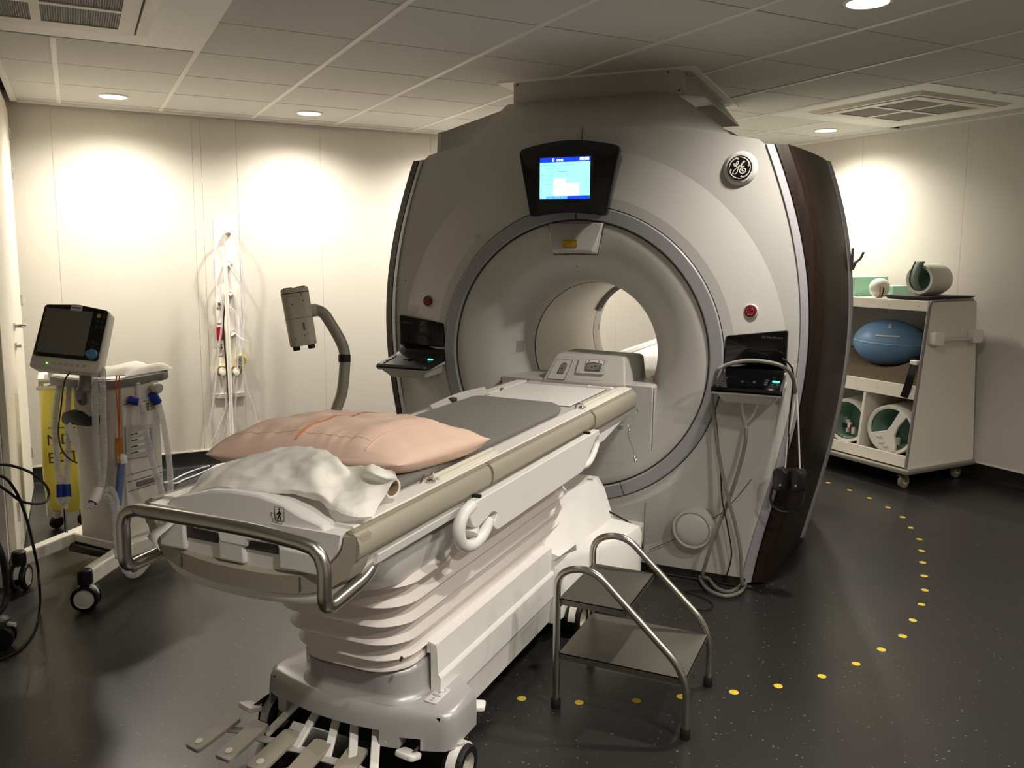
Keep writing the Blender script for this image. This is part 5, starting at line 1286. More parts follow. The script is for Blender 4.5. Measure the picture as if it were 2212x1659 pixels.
m = mm(); m.tube([(-0.138, -0.094, 0.0022), (-0.122, -0.094, 0.0022), (-0.130, -0.080, 0.0022)], 0.0012, 4, closed=True); m.build('warning_triangle', YL, mc)
m = mm(); m.tube([(0.06, -0.10, -0.08), (0.06, -0.16, -0.12), (0.06, -0.22, -0.12)], 0.03, 14); m.build('monitor_arm', VG, mc)
# corrugated breathing hoses (each hose hangs on the ventilator)
def hose(pix, d0, r, n, m_, lab=None):
    pts = [ad(u, v, d0 + dd) for u, v, dd in pix]
    return corr(pts, r).build(n, m_, A)
hose([(196, 792, 0.02), (202, 800, -0.06), (205, 830, -0.12), (206, 900, -0.12), (209, 980, -0.12), (213, 1030, -0.12), (213, 1062, -0.12)], 4.32, 0.0135, 'breathing_hose', CLEAR)
hose([(210, 790, 0.02), (221, 800, -0.06), (222, 830, -0.12), (223, 900, -0.12), (225, 980, -0.12), (222, 1030, -0.12), (217, 1062, -0.12)], 4.33, 0.0135, 'breathing_hose', CLEAR)
yp = [ad(214, 1058, 4.2), ad(208, 1072, 4.18), ad(200, 1085, 4.17)]
MB().tube(yp, [0.022, 0.024, 0.020], 14).build('hose_y_piece', WHITEP, A)
MB().tube([ad(203, 1080, 4.175), ad(200, 1086, 4.17)], 0.0195, 14).build('hose_seal', mat('seal_navy', (24, 30, 70), 0.5), A)
for du in (-8, 8): MB().tube([ad(200, 1086, 4.165), ad(190 + du * 0.6, 1098, 4.16)], [0.011, 0.009], 12).build('hose_nozzle', CLEAR, A)
hose([(226, 1062, -0.12), (240, 1056, -0.12), (252, 1085, -0.14), (256, 1150, -0.18), (262, 1210, -0.25), (278, 1240, -0.28), (300, 1238, -0.25), (325, 1205, -0.15), (345, 1155, -0.05)], 4.30, 0.012, 'breathing_hose', CLEAR)
hose([(222, 1070, -0.12), (236, 1075, -0.12), (246, 1105, -0.14), (250, 1160, -0.18), (255, 1205, -0.22)], 4.29, 0.012, 'breathing_hose', CLEAR)
hose([(140, 818, 0.05), (128, 835, 0.0), (121, 880, -0.02), (118, 930, -0.02), (124, 1000, -0.02), (130, 1048, -0.02)], 4.58, 0.014, 'breathing_hose', CLEARW)
hose([(152, 822, 0.05), (148, 850, 0.0), (146, 900, -0.02), (147, 960, -0.02), (144, 1010, -0.02), (143, 1048, -0.02)], 4.59, 0.014, 'breathing_hose', CLEARW)
for u in (130, 144): MB().tube([ad(u, 1046, 4.56), ad(u + 1, 1074, 4.56)], 0.018, 14).build('blue_coupling', BLUE, A)
MB().tube([ad(137, 1074, 4.56), ad(138, 1086, 4.56), ad(139, 1090, 4.56), ad(140, 1100, 4.56)], [0.030, 0.024, 0.014, 0.012], 14).build('hose_y_piece', WHITEP, A)
hose([(298, 868, 0.0), (308, 880, -0.02), (315, 930, -0.03), (326, 985, -0.02), (336, 1020, 0.0), (346, 1050, 0.05), (352, 1075, 0.08)], 4.36, 0.014, 'breathing_hose', CLEAR)
hose([(341, 868, 0.04), (350, 900, 0.04), (358, 945, 0.04), (364, 985, 0.06), (368, 1030, 0.1), (368, 1062, 0.12)], 4.42, 0.014, 'breathing_hose', CLEAR)
MB().tube([ad(277, 864, 4.36), ad(299, 868, 4.36)], 0.02, 14).build('blue_coupling', BLUE, A)
MB().tube([ad(328, 848, 4.44), ad(341, 870, 4.46)], 0.021, 14).build('blue_coupling', BLUE, A)
MB().tube([ad(262, 1000, 4.32), ad(258, 1050, 4.32), ad(254, 1092, 4.32)], 0.017, 14).build('blue_hose', mat('hose_steel_blue', (86, 110, 150), 0.5), A)
MB().lathe([(0.02, 0), (0.021, 0.03), (0.015, 0.04)], ad(265, 1000, 4.32), 'z', 16).build('hose_cap', WHITEP, A)
for k, pts in enumerate(([(252, 812), (250, 835), (254, 880), (257, 940), (259, 1000)], [(258, 812), (257, 840), (258, 900), (259, 960), (260, 1004)])):
    MB().tube(catmull([ad(u, v, 4.30) for u, v in pts], 5), 0.0028, 6).build('orange_cord', ORANGE, A)
MB().tube(catmull([ad(168, 802, 4.3), ad(150, 806, 4.3), ad(138, 830, 4.33), ad(132, 880, 4.36), ad(126, 930, 4.36), ad(132, 968, 4.36), ad(148, 990, 4.34), ad(166, 1000, 4.3)], 6), 0.0034, 7).build('sensor_cable', mat('cable_brown', (72, 62, 52), 0.5), A)
for k in (-1, 1):
    MB().tube(catmull([ad(140 + k, 1100, 4.44), ad(141 + k * 2, 1120, 4.46), ad(143 + k * 2, 1150, 4.55)], 5), 0.003, 6).build('sensor_cable', BLACK if k < 0 else LGREY, A)
# note pouch hanging on the column's left edge
m = MB(); q_ = [ad(*a, 4.4) for a in ((140, 922), (152, 912), (172, 945), (174, 985), (165, 978))]
m.loft([q_, [p + Vector((0.002, -0.003, 0)) for p in q_]]); m.build('note_pouch', WHITEP, A, flat=True)
# folded white cloth on the worktop
cl = []
for j in range(9):
    row = []
    for i in range(15):
        x = -2.10 + 0.245 * i / 14 - 0.02 * j / 8; y = -1.05 + 0.30 * j / 8 + 0.03 * math.sin(i * 0.7)
        e = min(1, min(i, 14 - i) / 2.0, min(j, 8 - j) / 1.5)
        row.append((x, y, 0.9655 + 0.030 * max(0, e) ** 0.6 + 0.004 * math.sin(i * 1.3 + j) * e))
    cl.append(row)
m = MB(); m.grid(cl); m.grid([[(x, y, 0.9645) for x, y, z in r] for r in cl])
tag(m.build('folded_cloth', mat('cloth_white', (236, 232, 222), 0.85), ang=60), 'folded white cloth lying on top of the ventilator trolley', 'cloth')
# two thin pale gas lines running from the wall over the floor to the trolley
m = MB(); GL = mat('gas_line', (196, 204, 212), 0.4)
for k, pts in enumerate(([(452, 1006, .05), (420, 1016, .012), (395, 1026, .010), (372, 1038, .012), (355, 1042, .10)], [(460, 1010, .05), (425, 1026, .010), (398, 1036, .009), (380, 1044, .012), (358, 1042, .10)])):
    g_ = MB().tube(catmull([az(*q_) for q_ in pts], 6), 0.006, 8).build('gas_line', GL)
    tag(g_, ('upper' if k == 0 else 'lower') + ' of two pale gas lines on the floor behind the ventilator trolley', 'hose', 'gas lines on the floor')

# ================================================================== infectious-waste bag on its stand
B = thing('waste_bag_stand', 'wheeled stand holding a yellow infectious-waste bag behind the ventilator', 'waste bag', (-2.75, -0.72, 0))
bp0 = ad(92, 836, 5.3); bp1 = ad(172, 836, 5.3)
bx = (bp1 - bp0); bx.z = 0; bw = bx.length; bx.normalize(); bn = Vector((bx.y, -bx.x, 0))
def bpt(s, d, z): return Vector((bp0.x, bp0.y, 0)) + bx * (s * bw) + bn * d + Vector((0, 0, z))
YB_ = mat('bag_yellow', (232, 216, 92), 0.45, noise=0.06, nscale=12, alpha=0.97)
rows = []
for j in range(17):
    z = 0.80 - 0.69 * j / 16
    t = j / 16
    row = []
    for i in range(24):
        a = 2 * PI * i / 24
        w_ = 0.56 + 0.10 * math.sin(t * 3.0) - 0.10 * max(0, t - 0.8) * 5
        row.append(bpt(0.5 + 0.02 * math.sin(t * 5) + w_ * math.cos(a), 0.11 * (1 - 0.4 * max(0, t - 0.8) * 5) * math.sin(a) + 0.006 * math.sin(9 * a + 6 * t), z + 0.010 * math.sin(3 * a + 1)))
    rows.append(row + [row[0]])
MB().grid(rows).build('bag', YB_, B, ang=60)
for k, (s_, z) in enumerate((('ND.  IN', 0.535), ('ECT.  IN', 0.435))):
    text(s_, 0.085, bpt(0.02, 0.125, z - 0.03), bx, (0, 0, 1), mat('bag_print', (66, 58, 16), 0.6), B, 'bag_lettering')
MB().tube([bpt(0.08, 0.125, 0.60), bpt(0.95, 0.125, 0.59)], 0.004, 4).build('bag_print_line', MATS['bag_print'], B)
MB().tube([bpt(-0.06, -0.1, 0.05), bpt(-0.06, -0.1, 0.86)], 0.014, 12).build('stand_post', VW2, B)
MB().tube([bpt(1.06, -0.1, 0.05), bpt(1.06, -0.1, 0.86)], 0.014, 12).build('stand_post', VW2, B)
MB().tube([bpt(-0.12, 0.12, 0.82), bpt(1.1, 0.12, 0.82), bpt(1.1, -0.12, 0.82), bpt(-0.12, -0.12, 0.82)], 0.010, 10, closed=True).build('bag_hoop', WHITEP, B)
for s_ in (0.13, 0.9):
    c = bpt(s_, 0.0, 0)
    MB().tube([bpt(s_, 0.0, 0.10), bpt(s_, 0.0, 0.16)], 0.016, 12).build('caster_stem', VW2, B)
    MB().lathe([(0.001, -0.012), (0.036, -0.012), (0.038, 0.0), (0.036, 0.012), (0.001, 0.012)], (c.x, c.y, 0.038), 'x', 20).build('caster_wheel', BLACKM, B)
    MB().box(c.x - 0.017, c.x + 0.017, c.y - 0.02, c.y + 0.02, 0.06, 0.11).build('caster_fork', LGREY, B, bevel=0.004)
MB().tube([bpt(-0.06, -0.1, 0.12), bpt(1.06, -0.1, 0.12)], 0.012, 10).build('stand_bar', VW2, B)
MB().loft([[bpt(s_, d_, 0.86) for s_, d_ in ((-0.1, 0.14), (1.1, 0.14), (1.1, -0.14), (-0.1, -0.14))], [bpt(s_, d_, 0.872) for s_, d_ in ((-0.1, 0.14), (1.1, 0.14), (1.1, -0.14), (-0.1, -0.14))]]).build('stand_shelf', WHITEP, B)
g_ = MB().loft([[bpt(s_, d_, 0.8725) for s_, d_ in ((0.18, 0.10), (1.15, 0.10), (1.15, -0.06), (0.18, -0.06))], [bpt(s_, d_, 0.945) for s_, d_ in ((0.18, 0.10), (1.15, 0.10), (1.15, -0.06), (0.18, -0.06))]]).build('glove_box', mat('carton_pale', (214, 206, 196), 0.7), flat=True)
tag(g_, 'small white glove carton with navy print behind the ventilator monitor', 'carton')
text('Flexi', 0.040, bpt(0.22, 0.1015, 0.905), bx, (0, 0, 1), mat('print_navy_soft', (110, 108, 140), 0.6), g_, 'carton_lettering')
text('SKIN', 0.042, bpt(0.60, 0.1015, 0.905), bx, (0, 0, 1), mat('print_navy', (36, 36, 84), 0.6), g_, 'carton_lettering', bold=0.001)
for u, n_ in ((105, 'left'), (285, 'right')):
    p_ = ary(u if u < 200 else 289, 812 if u < 200 else 781, 6.345)

# ================================================================== injector head on a bent arm stand
J = thing('injector_stand', 'beige twin-syringe injector head on a bent grey arm behind the table', 'injector', (ad(722, 885, 4.1).x, ad(722, 885, 4.1).y, 0))
JG = mat('injector_arm', (150, 146, 132), 0.38); JB = mat('injector_beige', (196, 190, 172), 0.5)
def jd(u, v, d=4.1): return ad(u, v, d)
b0 = jd(722, 888)
arm = catmull([Vector((b0.x, b0.y, 0.06)), Vector((b0.x, b0.y, 0.45)), b0 + Vector((0, 0, -0.05)), jd(738, 850), jd(744, 800), jd(744, 762), jd(735, 735), jd(715, 700), jd(698, 676), jd(678, 668)], 8)
MB().tube(arm, 0.0265, 18).build('bent_arm', JG, J)
MB().tube([jd(744, 766), jd(744, 782)], 0.0295, 20).build('arm_band', BLACKM, J)
MB().tube([jd(684, 669), jd(650, 674)], [0.031, 0.033], 20).build('arm_socket', JB, J)
for a in (0.3, 1.87, 3.44, 5.01):
    MB().tube([Vector((b0.x, b0.y, 0.05)), Vector((b0.x + 0.30 * math.cos(a), b0.y + 0.30 * math.sin(a), 0.05))], 0.018, 10).build('stand_foot', JG, J)
    MB().sphere((b0.x + 0.30 * math.cos(a), b0.y + 0.30 * math.sin(a), 0.03), 0.03, 14, 8).build('stand_caster', BLACKM, J)
# head: twin-barrel body tilted in the picture plane
h0, h1 = jd(635, 622, 4.06), jd(656, 746, 4.06)
hu = (h1 - h0); hl = hu.length; hu.normalize()
vdir = (h0 - CAMP).normalized(); hs = hu.cross(vdir).normalized(); hn = hs.cross(hu)
if hs.dot(RGT) < 0: hs = -hs
HT = Matrix(((hs.x, hn.x, hu.x, h0.x), (hs.y, hn.y, hu.y, h0.y), (hs.z, hn.z, hu.z, h0.z), (0, 0, 0, 1)))
def hm(): m = MB(); m.T = HT; return m
m = hm(); sec = rrect(0.128, 0.085, 0.038, 8)
m.loft([[(x * s, y * s, z) for x, y in sec] for z, s in ((0.0, 0.92), (0.006, 0.99), (0.03, 1.0), (hl - 0.03, 0.97), (hl - 0.004, 0.95), (hl, 0.90))])
hd_ = m.build('injector_head', JB, J)
m = hm(); m.loft([[(x * s, y * s, z) for x, y in sec] for z, s in ((hl * 0.52, 1.006), (hl * 0.525, 1.006))]); m.build('head_joint', SEAM, hd_)
m = hm(); m.loft([[(x * s, y * s, z) for x, y in sec] for z, s in ((0.022, 1.008), (0.026, 1.008))]); m.build('head_joint', SEAM, hd_)
for x in (-0.03, 0.03):
    m = hm(); m.lathe([(0.022, -0.003), (0.020, 0.001), (0.0005, 0.001)], (x, 0, -0.001), 'z', 20); m.build('syringe_port', MGREY, hd_)
    m = hm(); m.lathe([(0.016, 0), (0.017, 0.012), (0.015, 0.022), (0.0005, 0.022)], (x * 1.15, 0, hl - 0.002), 'z', 18); m.build('plunger_knob', BLACKM, hd_)
for x, z in ((-0.02, 0.075), (0.028, 0.035), (0.03, 0.065), (-0.03, 0.235), (0.012, 0.225), (0.028, 0.22)):
    m = hm(); m.lathe([(0.0032, 0.0), (0.0005, -0.001)], (x, -0.0428 if vdir.dot(hn) > 0 else 0.0428, z), 'y', 8); m.build('head_screw', DGREY, hd_)
m = hm(); s_ = -1 if vdir.dot(hn) > 0 else 1
m.box(0.012, 0.020, s_ * 0.0415, s_ * 0.0432, 0.165, 0.20); m.build('head_label', MGREY, hd_, flat=True)

# ================================================================== service column on the back wall
def wp(u, v, off=0.0): return ary(u, v, YB - off)
def wbox(u0, v0, u1, v1, t, n, m, par, bev=0.0, base=0.0):
    a, b = toroom(wp(u0, v0)), toroom(wp(u1, v1))
    mb = MB(); rbox(mb, min(a.x, b.x), max(a.x, b.x), YB - base - t, YB - base + 0.0005, min(a.z, b.z), max(a.z, b.z))
    return mb.build(n, m, par, bevel=bev, flat=not bev)
W = thing('medical_supply_panel', 'white wall panel with gas outlets, sockets and a red double socket on the back wall', 'wall panel', wp(497, 856), RROT)
wbox(460, 470, 527, 853, 0.006, 'panel_board', WHITEP, W, 0.002)
wbox(460, 851, 529, 856, 0.018, 'panel_lower_edge', LGREY, W, 0.002)
def out(u, v, n='gas_outlet', m=LGREY, r=0.028, ln=0.05):
    c = toroom(wp(u, v)); mb = MB(); mb.T = RM4(c.x, YB - 0.006, c.z)
    mb.lathe([(r, 0), (r, -ln * 0.5), (r * 0.7, -ln * 0.55), (r * 0.7, -ln), (r * 0.3, -ln - 0.004), (0.0005, -ln - 0.004)], (0, 0, 0), 'y', 20)
    return mb.build(n, m, W)
for u, v in ((492, 500), (492, 572), (494, 637), (501, 721)):
    o = out(u, v); c = toroom(wp(u, v))
    mb = MB(); mb.T = RM4(c.x, YB - 0.05, c.z); mb.lathe([(0.026, -0.004), (0.026, 0.006)], (0, 0, 0), 'y', 20, cap=False); mb.build('outlet_ring', CHROME, o)
    mb = MB(); mb.T = RM4(c.x, YB - 0.06, c.z); mb.tube([(-0.014, 0, -0.012), (0.016, 0, 0.010)], 0.008, 8); mb.build('outlet_plug', WHITEP, o)
wbox(466, 648, 480, 664, 0.022, 'switch', WHITEP, W, 0.003); wbox(470, 653, 477, 660, 0.026, 'switch_window', DGREY, W)
wbox(467, 670, 480, 698, 0.012, 'blank_plate', WHITEP, W, 0.003)
o = wbox(467, 706, 482, 734, 0.02, 'red_socket', mat('socket_red', (168, 24, 34), 0.4), W, 0.003)
for v in (712, 727):
    c = toroom(wp(474.5, v)); mb = MB(); mb.T = RM4(c.x, YB - 0.0205, c.z); mb.lathe([(0.018, 0.0), (0.016, 0.0), (0.015, 0.008), (0.0005, 0.008)], (0, 0, 0), 'y', 18, cap=False); mb.lathe([(0.0185, 0.0005), (0.0185, -0.0015), (0.016, -0.0015), (0.016, 0.0005)], (0, 0, 0), 'y', 18, cap=False); mb.build('socket_well', REDD, o)
out(476, 748, 'key_switch', CHROME, 0.018, 0.03); wbox(470, 753, 483, 768, 0.01, 'key_plate', LGREY, W, 0.002)
for u, v, nm in ((478, 800, 'regulator'), (508, 800, 'regulator')):
    o = out(u, v, nm, CREAM, 0.036, 0.06); c = toroom(wp(u, v))
    mb = MB(); mb.T = RM4(c.x, YB - 0.045, c.z); mb.lathe([(0.040, 0.0), (0.040, 0.02), (0.036, 0.02), (0.036, 0.0)], (0, 0, 0), 'y', 20, cap=False); mb.build('regulator_collar', mat('collar_yellow', (222, 196, 66), 0.5), o)
    mb = MB(); mb.T = RM4(c.x, YB - 0.075, c.z - 0.01); mb.lathe([(0.018, 0.02), (0.018, -0.01), (0.0005, -0.012)], (0, 0, 0), 'y', 16); mb.build('regulator_knob', WHITEP, o)
c = toroom(wp(519, 777)); 
mb = MB(); mb.T = RM4(c.x, YB - 0.05, c.z); mb.lathe([(0.040, 0.045), (0.040, 0.0), (0.038, -0.006), (0.033, -0.006)], (0, 0, 0), 'y', 24); gg = mb.build('pressure_gauge', MATS['collar_yellow'], W)
mb = MB(); mb.T = RM4(c.x, YB - 0.05, c.z); mb.lathe([(0.032, -0.0065), (0.0005, -0.0066)], (0, 0, 0), 'y', 24); mb.build('gauge_dial', mat('dial_grey', (150, 146, 124), 0.4), gg)
mb = MB(); mb.T = RM4(c.x, YB - 0.057, c.z); mb.tube([(0, 0, 0), (-0.018, 0, 0.014)], 0.0016, 5); mb.build('gauge_needle', BLACK, gg)
mb = MB(); mb.T = RM4(0, 0, 0)
mb.tube([(c.x, YB - 0.03, c.z - 0.03), (c.x - 0.01, YB - 0.03, c.z - 0.07)], 0.012, 10); mb.build('gauge_stem', CHROME, gg)
# tubes hanging in loops from the outlets, each a thing of its own
def wt_(pix, r, name, m, label, grp=None, cat='tube'):
    pts = [ary(u, v, YB - off) for u, v, off in pix]
    o = MB().tube(catmull(pts, 8), r, 8).build(name, m)
    return tag(o, label, cat, grp)
CT_ = mat('tube_pale', (222, 220, 226), 0.3, alpha=0.55)
G_ = 'clear tubes looped on the service panel'
wt_([(490, 500, .075), (478, 510, .08), (463, 545, .08), (460, 580, .07), (466, 615, .06), (476, 645, .07), (480, 690, .06), (470, 780, .05), (462, 860, .06), (452, 920, .06)], 0.007, 'loop_tube', CT_, 'clear tube bowing out furthest left from the top wall outlet', G_)
wt_([(494, 500, .075), (506, 510, .08), (520, 545, .085), (526, 590, .08), (528, 640, .07), (526, 700, .07), (524, 760, .08), (530, 830, .07), (548, 880, .06), (556, 920, .06)], 0.007, 'loop_tube', CT_, 'clear tube bowing out furthest right from the top wall outlet', G_)
wt_([(494, 572, .07), (506, 590, .075), (520, 620, .075), (518, 680, .07), (522, 720, .06), (515, 760, .07), (512, 830, .07), (508, 880, .06), (505, 950, .05)], 0.006, 'loop_tube', CT_, 'clear tube dropping right of the white pole past the gauge', G_)
wt_([(492, 572, .07), (482, 590, .075), (477, 630, .07), (486, 660, .06), (505, 670, .06), (512, 700, .06), (511, 770, .06), (500, 850, .05), (478, 910, .06), (470, 950, .06)], 0.006, 'loop_tube', CT_, 'clear tube crossing behind the white pole to its lower left', G_)
wt_([(504, 718, .06), (514, 725, .08), (526, 734, .10), (540, 738, .12)], 0.004, 'loop_tube', CT_, 'short clear tube end sticking out right of the fourth outlet', G_)
wt_([(495, 637, .065), (488, 655, .08), (483, 690, .08), (484, 730, .08), (488, 780, .08), (493, 850, .08), (500, 930, .08), (502, 950, .08)], 0.0055, 'black_gas_hose', BLACK, 'black hose arching from the third wall outlet down beside the pole', None, 'hose')
wt_([(480, 812, .06), (484, 840, .06), (488, 880, .06), (470, 930, .06), (452, 965, .05)], 0.0055, 'loop_tube', CT_, 'clear tube below the left regulator', G_)
wt_([(508, 812, .06), (504, 840, .06), (498, 870, .06), (490, 910, .06), (480, 950, .05)], 0.0055, 'loop_tube', CT_, 'clear tube below the right regulator', G_)
# slender white pole standing before the wall
q0 = ary(501, 940, 6.16); q1 = ary(496, 556, 6.16)
P_ = thing('drip_pole', 'slender white pole standing before the service panel', 'pole', (q0.x, q0.y, 0))
MB().tube([(q0.x, q0.y, 0.03), (q0.x, q0.y, q1.z)], 0.013, 12).build('pole', mat('pole_white', (250, 246, 236), 0.4), P_)
MB().tube([(q0.x, q0.y, q1.z), (q0.x, q0.y, q1.z + 0.14)], 0.004, 10).build('pole_tip', LGREY, P_)
MB().lathe([(0.16, 0.0), (0.15, 0.02), (0.03, 0.04), (0.012, 0.06)], (q0.x, q0.y, 0), 'z', 24).build('pole_base', LGREY, P_)
# conduit box above the panel
# ================================================================== storage trolley by the right wall
CW = mat('trolley_white', (226, 220, 206), 0.42)
EDGE = mat('trolley_edging', (128, 124, 120), 0.45)
C = thing('storage_trolley', 'white wheeled storage trolley with open shelves and a slanted side panel by the right wall', 'storage trolley', rm(5.15, 4.2, 0), RROT)
def xf(z): return 4.83 + 0.1145 * (z - 0.12)      # slanted front edge
Y0, Y1, XB = 3.61, 4.86, 5.50
def cm(): m = MB(); m.T = RM4(0, 0, 0); return m
def side(y0, y1, name):
    poly = roundpoly([(xf(0.13), 0.13), (XB + 0.025, 0.13), (5.432, 1.257), (xf(1.257) + 0.012, 1.257)], [0.004, 0.01, 0.03, 0.025], 5)
    m = cm(); m.prism(poly, 'y', y0, y1); o = m.build(name, CW, C, bevel=0.002)
    m = cm(); m.tube([(x, (y0 + y1) / 2, z) for x, z in poly], 0.0, prof=None, n=4) if False else None
    m = cm(); m.tube([(xf(0.14) - 0.001, (y0 + y1) / 2, 0.14), (xf(0.7) - 0.001, (y0 + y1) / 2, 0.7), (xf(1.22) + 0.002, (y0 + y1) / 2, 1.22), (xf(1.25) + 0.012, (y0 + y1) / 2, 1.253), (5.10, (y0 + y1) / 2, 1.258), (5.40, (y0 + y1) / 2, 1.258)], 0.0115, 8); m.build('edge_band', EDGE, o)
    return o
side(Y0, Y0 + 0.02, 'side_panel'); side(Y1 - 0.02, Y1, 'side_panel')
def bx_(x0, x1, y0, y1, z0, z1, n, m_=CW, bev=0.002, par=C):
    m = cm(); m.box(x0, x1, y0, y1, z0, z1); return m.build(n, m_, par, bevel=bev)
bx_(5.42, 5.44, Y0 + 0.02, Y1 - 0.02, 0.15, 1.24, 'back_panel', mat('trolley_grey', (150, 150, 146), 0.6))
bx_(xf(1.25) + 0.005, 5.43, Y0 + 0.02, Y1 - 0.02, 1.235, 1.257, 'top_board')
bx_(xf(0.68), 5.42, Y0 + 0.02, Y1 - 0.02, 0.62, 0.64, 'shelf')
bx_(xf(0.2), 5.42, Y0 + 0.02, Y1 - 0.02, 0.165, 0.185, 'bottom_board')
def frail(z0, z1):
    m = cm(); m.loft([[(xf(z), y, z), (xf(z) + 0.02, y, z), (xf(zz) + 0.02, y, zz), (xf(zz), y, zz)] for y, z, zz in ((Y0 + 0.02, z0, z1), (Y1 - 0.02, z0, z1))]); return m.build('front_rail', CW, C, bevel=0.002)
frail(1.19, 1.257); frail(0.605, 0.695); frail(0.15, 0.225)
m = cm(); m.loft([[(xf(z) + 0.006, 4.02, z), (5.42, 4.02, z), (5.42, 4.04, z), (xf(z) + 0.006, 4.04, z)] for z in (0.185, 0.62)]); m.build('divider', CW, C)
for z in (1.222, 0.65):
    for y in (3.70, 3.93, 4.4):
        c = rm(xf(z) - 0.001, y, z); m = cm(); m.lathe([(0.006, 0.001), (0.005, -0.002), (0.0005, -0.002)], (xf(z), y, z), 'x', 10); m.build('rail_screw', LGREY, C)
# base board with metal nosing
m = cm(); m.puff(roundpoly([(4.80, Y0 - 0.03), (5.53, Y0 - 0.03), (5.53, Y1 + 0.03), (4.80, Y1 + 0.03)], 0.03), 'z', 0.112, 0.142, 0.005); m.build('base_board', mat('trolley_nosing', (160, 154, 144), 0.35, metal=0.6), C)
# push handle
for x in (5.0, 5.40):
    m = cm(); m.puff(rrect(0.10, 0.09, 0.018, 4, x, 1.015), 'y', Y0, Y0 - 0.055, 0.008); m.build('handle_block', WHITEP, C)
m = cm(); m.tube([(5.0, Y0 - 0.04, 1.0), (5.40, Y0 - 0.04, 1.0)], 0.011, 12); m.build('handle_bar', LGREY, C)
# casters
for x, y in ((4.87, 3.66), (5.44, 3.68), (4.87, 4.80), (5.44, 4.80)):
    m = cm(); m.lathe([(0.018, -0.012), (0.044, -0.012), (0.047, -0.006), (0.047, 0.006), (0.044, 0.012), (0.018, 0.012)], (x, y, 0.047), 'y', 28); w_ = m.build('caster_wheel', mat('caster_rubber', (120, 114, 100), 0.6), C)
    m = cm(); m.lathe([(0.018, -0.016), (0.018, 0.016), (0.0005, 0.017)], (x, y, 0.047), 'y', 14); m.build('caster_axle', LGREY, w_)
    m = cm(); m.prism([(x - 0.01, 0.045), (x + 0.01, 0.045), (x + 0.028, 0.10), (x - 0.02, 0.10)], 'y', y - 0.022, y - 0.018); m.prism([(x - 0.01, 0.045), (x + 0.01, 0.045), (x + 0.028, 0.10), (x - 0.02, 0.10)], 'y', y + 0.018, y + 0.022); m.box(x - 0.03, x + 0.03, y - 0.025, y + 0.025, 0.10, 0.113); m.build('caster_fork', CHROME, C)
    m = cm(); m.tube([(x - 0.02, y, 0.10), (x - 0.06, y, 0.095)], 0.006, 8); m.build('brake_tab', DGREY, C)
# ---- what stands in and on the trolley
FOAM = mat('foam_brown', (112, 98, 80), 0.9, noise=0.04, nscale=60)
yy_ = np.linspace(3.64, 4.60, 33)
prof_ = [(float(y), 0.6405 + 0.130 + 0.085 * min(1, ((abs(y - 4.05) / 0.36) ** 2.0))) for y in yy_]
m = cm(); m.loft([[(x, y, z) for y, z in ([(prof_[0][0], 0.6405)] + prof_ + [(prof_[-1][0], 0.6405)])] for x in (xf(0.7) + 0.022, 5.38)])
tag(m.build('foam_cradle', FOAM), 'brown foam cradle holding the blue coil on the trolley shelf', 'foam cradle')
BLU = mat('coil_blue', (112, 152, 192), 0.38)
bc = rm(5.15, 4.08, 0.0)
m = cm(); m.sphere((5.17, 4.08, 0.935), 0.245, 36, 20, (0.96, 0.98, 0.68))
bl = m.build('blue_coil_shell', BLU, ang=80)
tag(bl, 'rounded blue coil shell lying in the brown foam cradle', 'coil')
def onball(az_, el, k=1.004): # point on the shell in room coordinates
    a, e = math.radians(az_), math.radians(el)
    return (5.17 + 0.245 * 0.96 * k * math.cos(e) * math.cos(a), 4.08 + 0.245 * 0.98 * k * math.cos(e) * math.sin(a), 0.935 + 0.245 * 0.68 * k * math.sin(e))
m = cm(); m.tube([onball(a, 4 + 4 * math.sin(math.radians(a))) for a in range(140, 320, 6)], 0.005, 8); m.build('shell_joint', mat('coil_blue_pale', (150, 186, 214), 0.4), bl)
m = cm(); m.tube([onball(a, 22) for a in range(195, 240, 5)], 0.006, 8); m.build('shell_rail', WHITEP, bl)
m = cm(); m.loft([[onball(214, e, 1.003), onball(222, e, 1.003), onball(222, e, 1.012), onball(214, e, 1.012)] for e in (42, 48, 54, 60)]); m.build('shell_sticker', mat('sticker_sage', (190, 200, 186), 0.5), bl)
# black strap hanging at the shelf's right end
m = cm(); m.tube(catmull([(xf(0.82) - 0.006, 3.665, 0.835), (xf(0.75) - 0.022, 3.665, 0.76), (xf(0.68) - 0.018, 3.68, 0.69), (xf(0.6) - 0.015, 3.70, 0.615)], 6), 0.01, prof=[(-0.003, -0.024), (0.003, -0.024), (0.003, 0.024), (-0.003, 0.024)])
sp_ = m.build('black_strap', BLACKM); tag(sp_, 'black strap hanging over the shelf edge beside the blue coil', 'strap')
m = cm(); m.box(xf(0.84) - 0.02, xf(0.84) + 0.03, 3.64, 3.69, 0.835, 0.865); m.build('strap_tab', WHITEP, sp_, bevel=0.004)
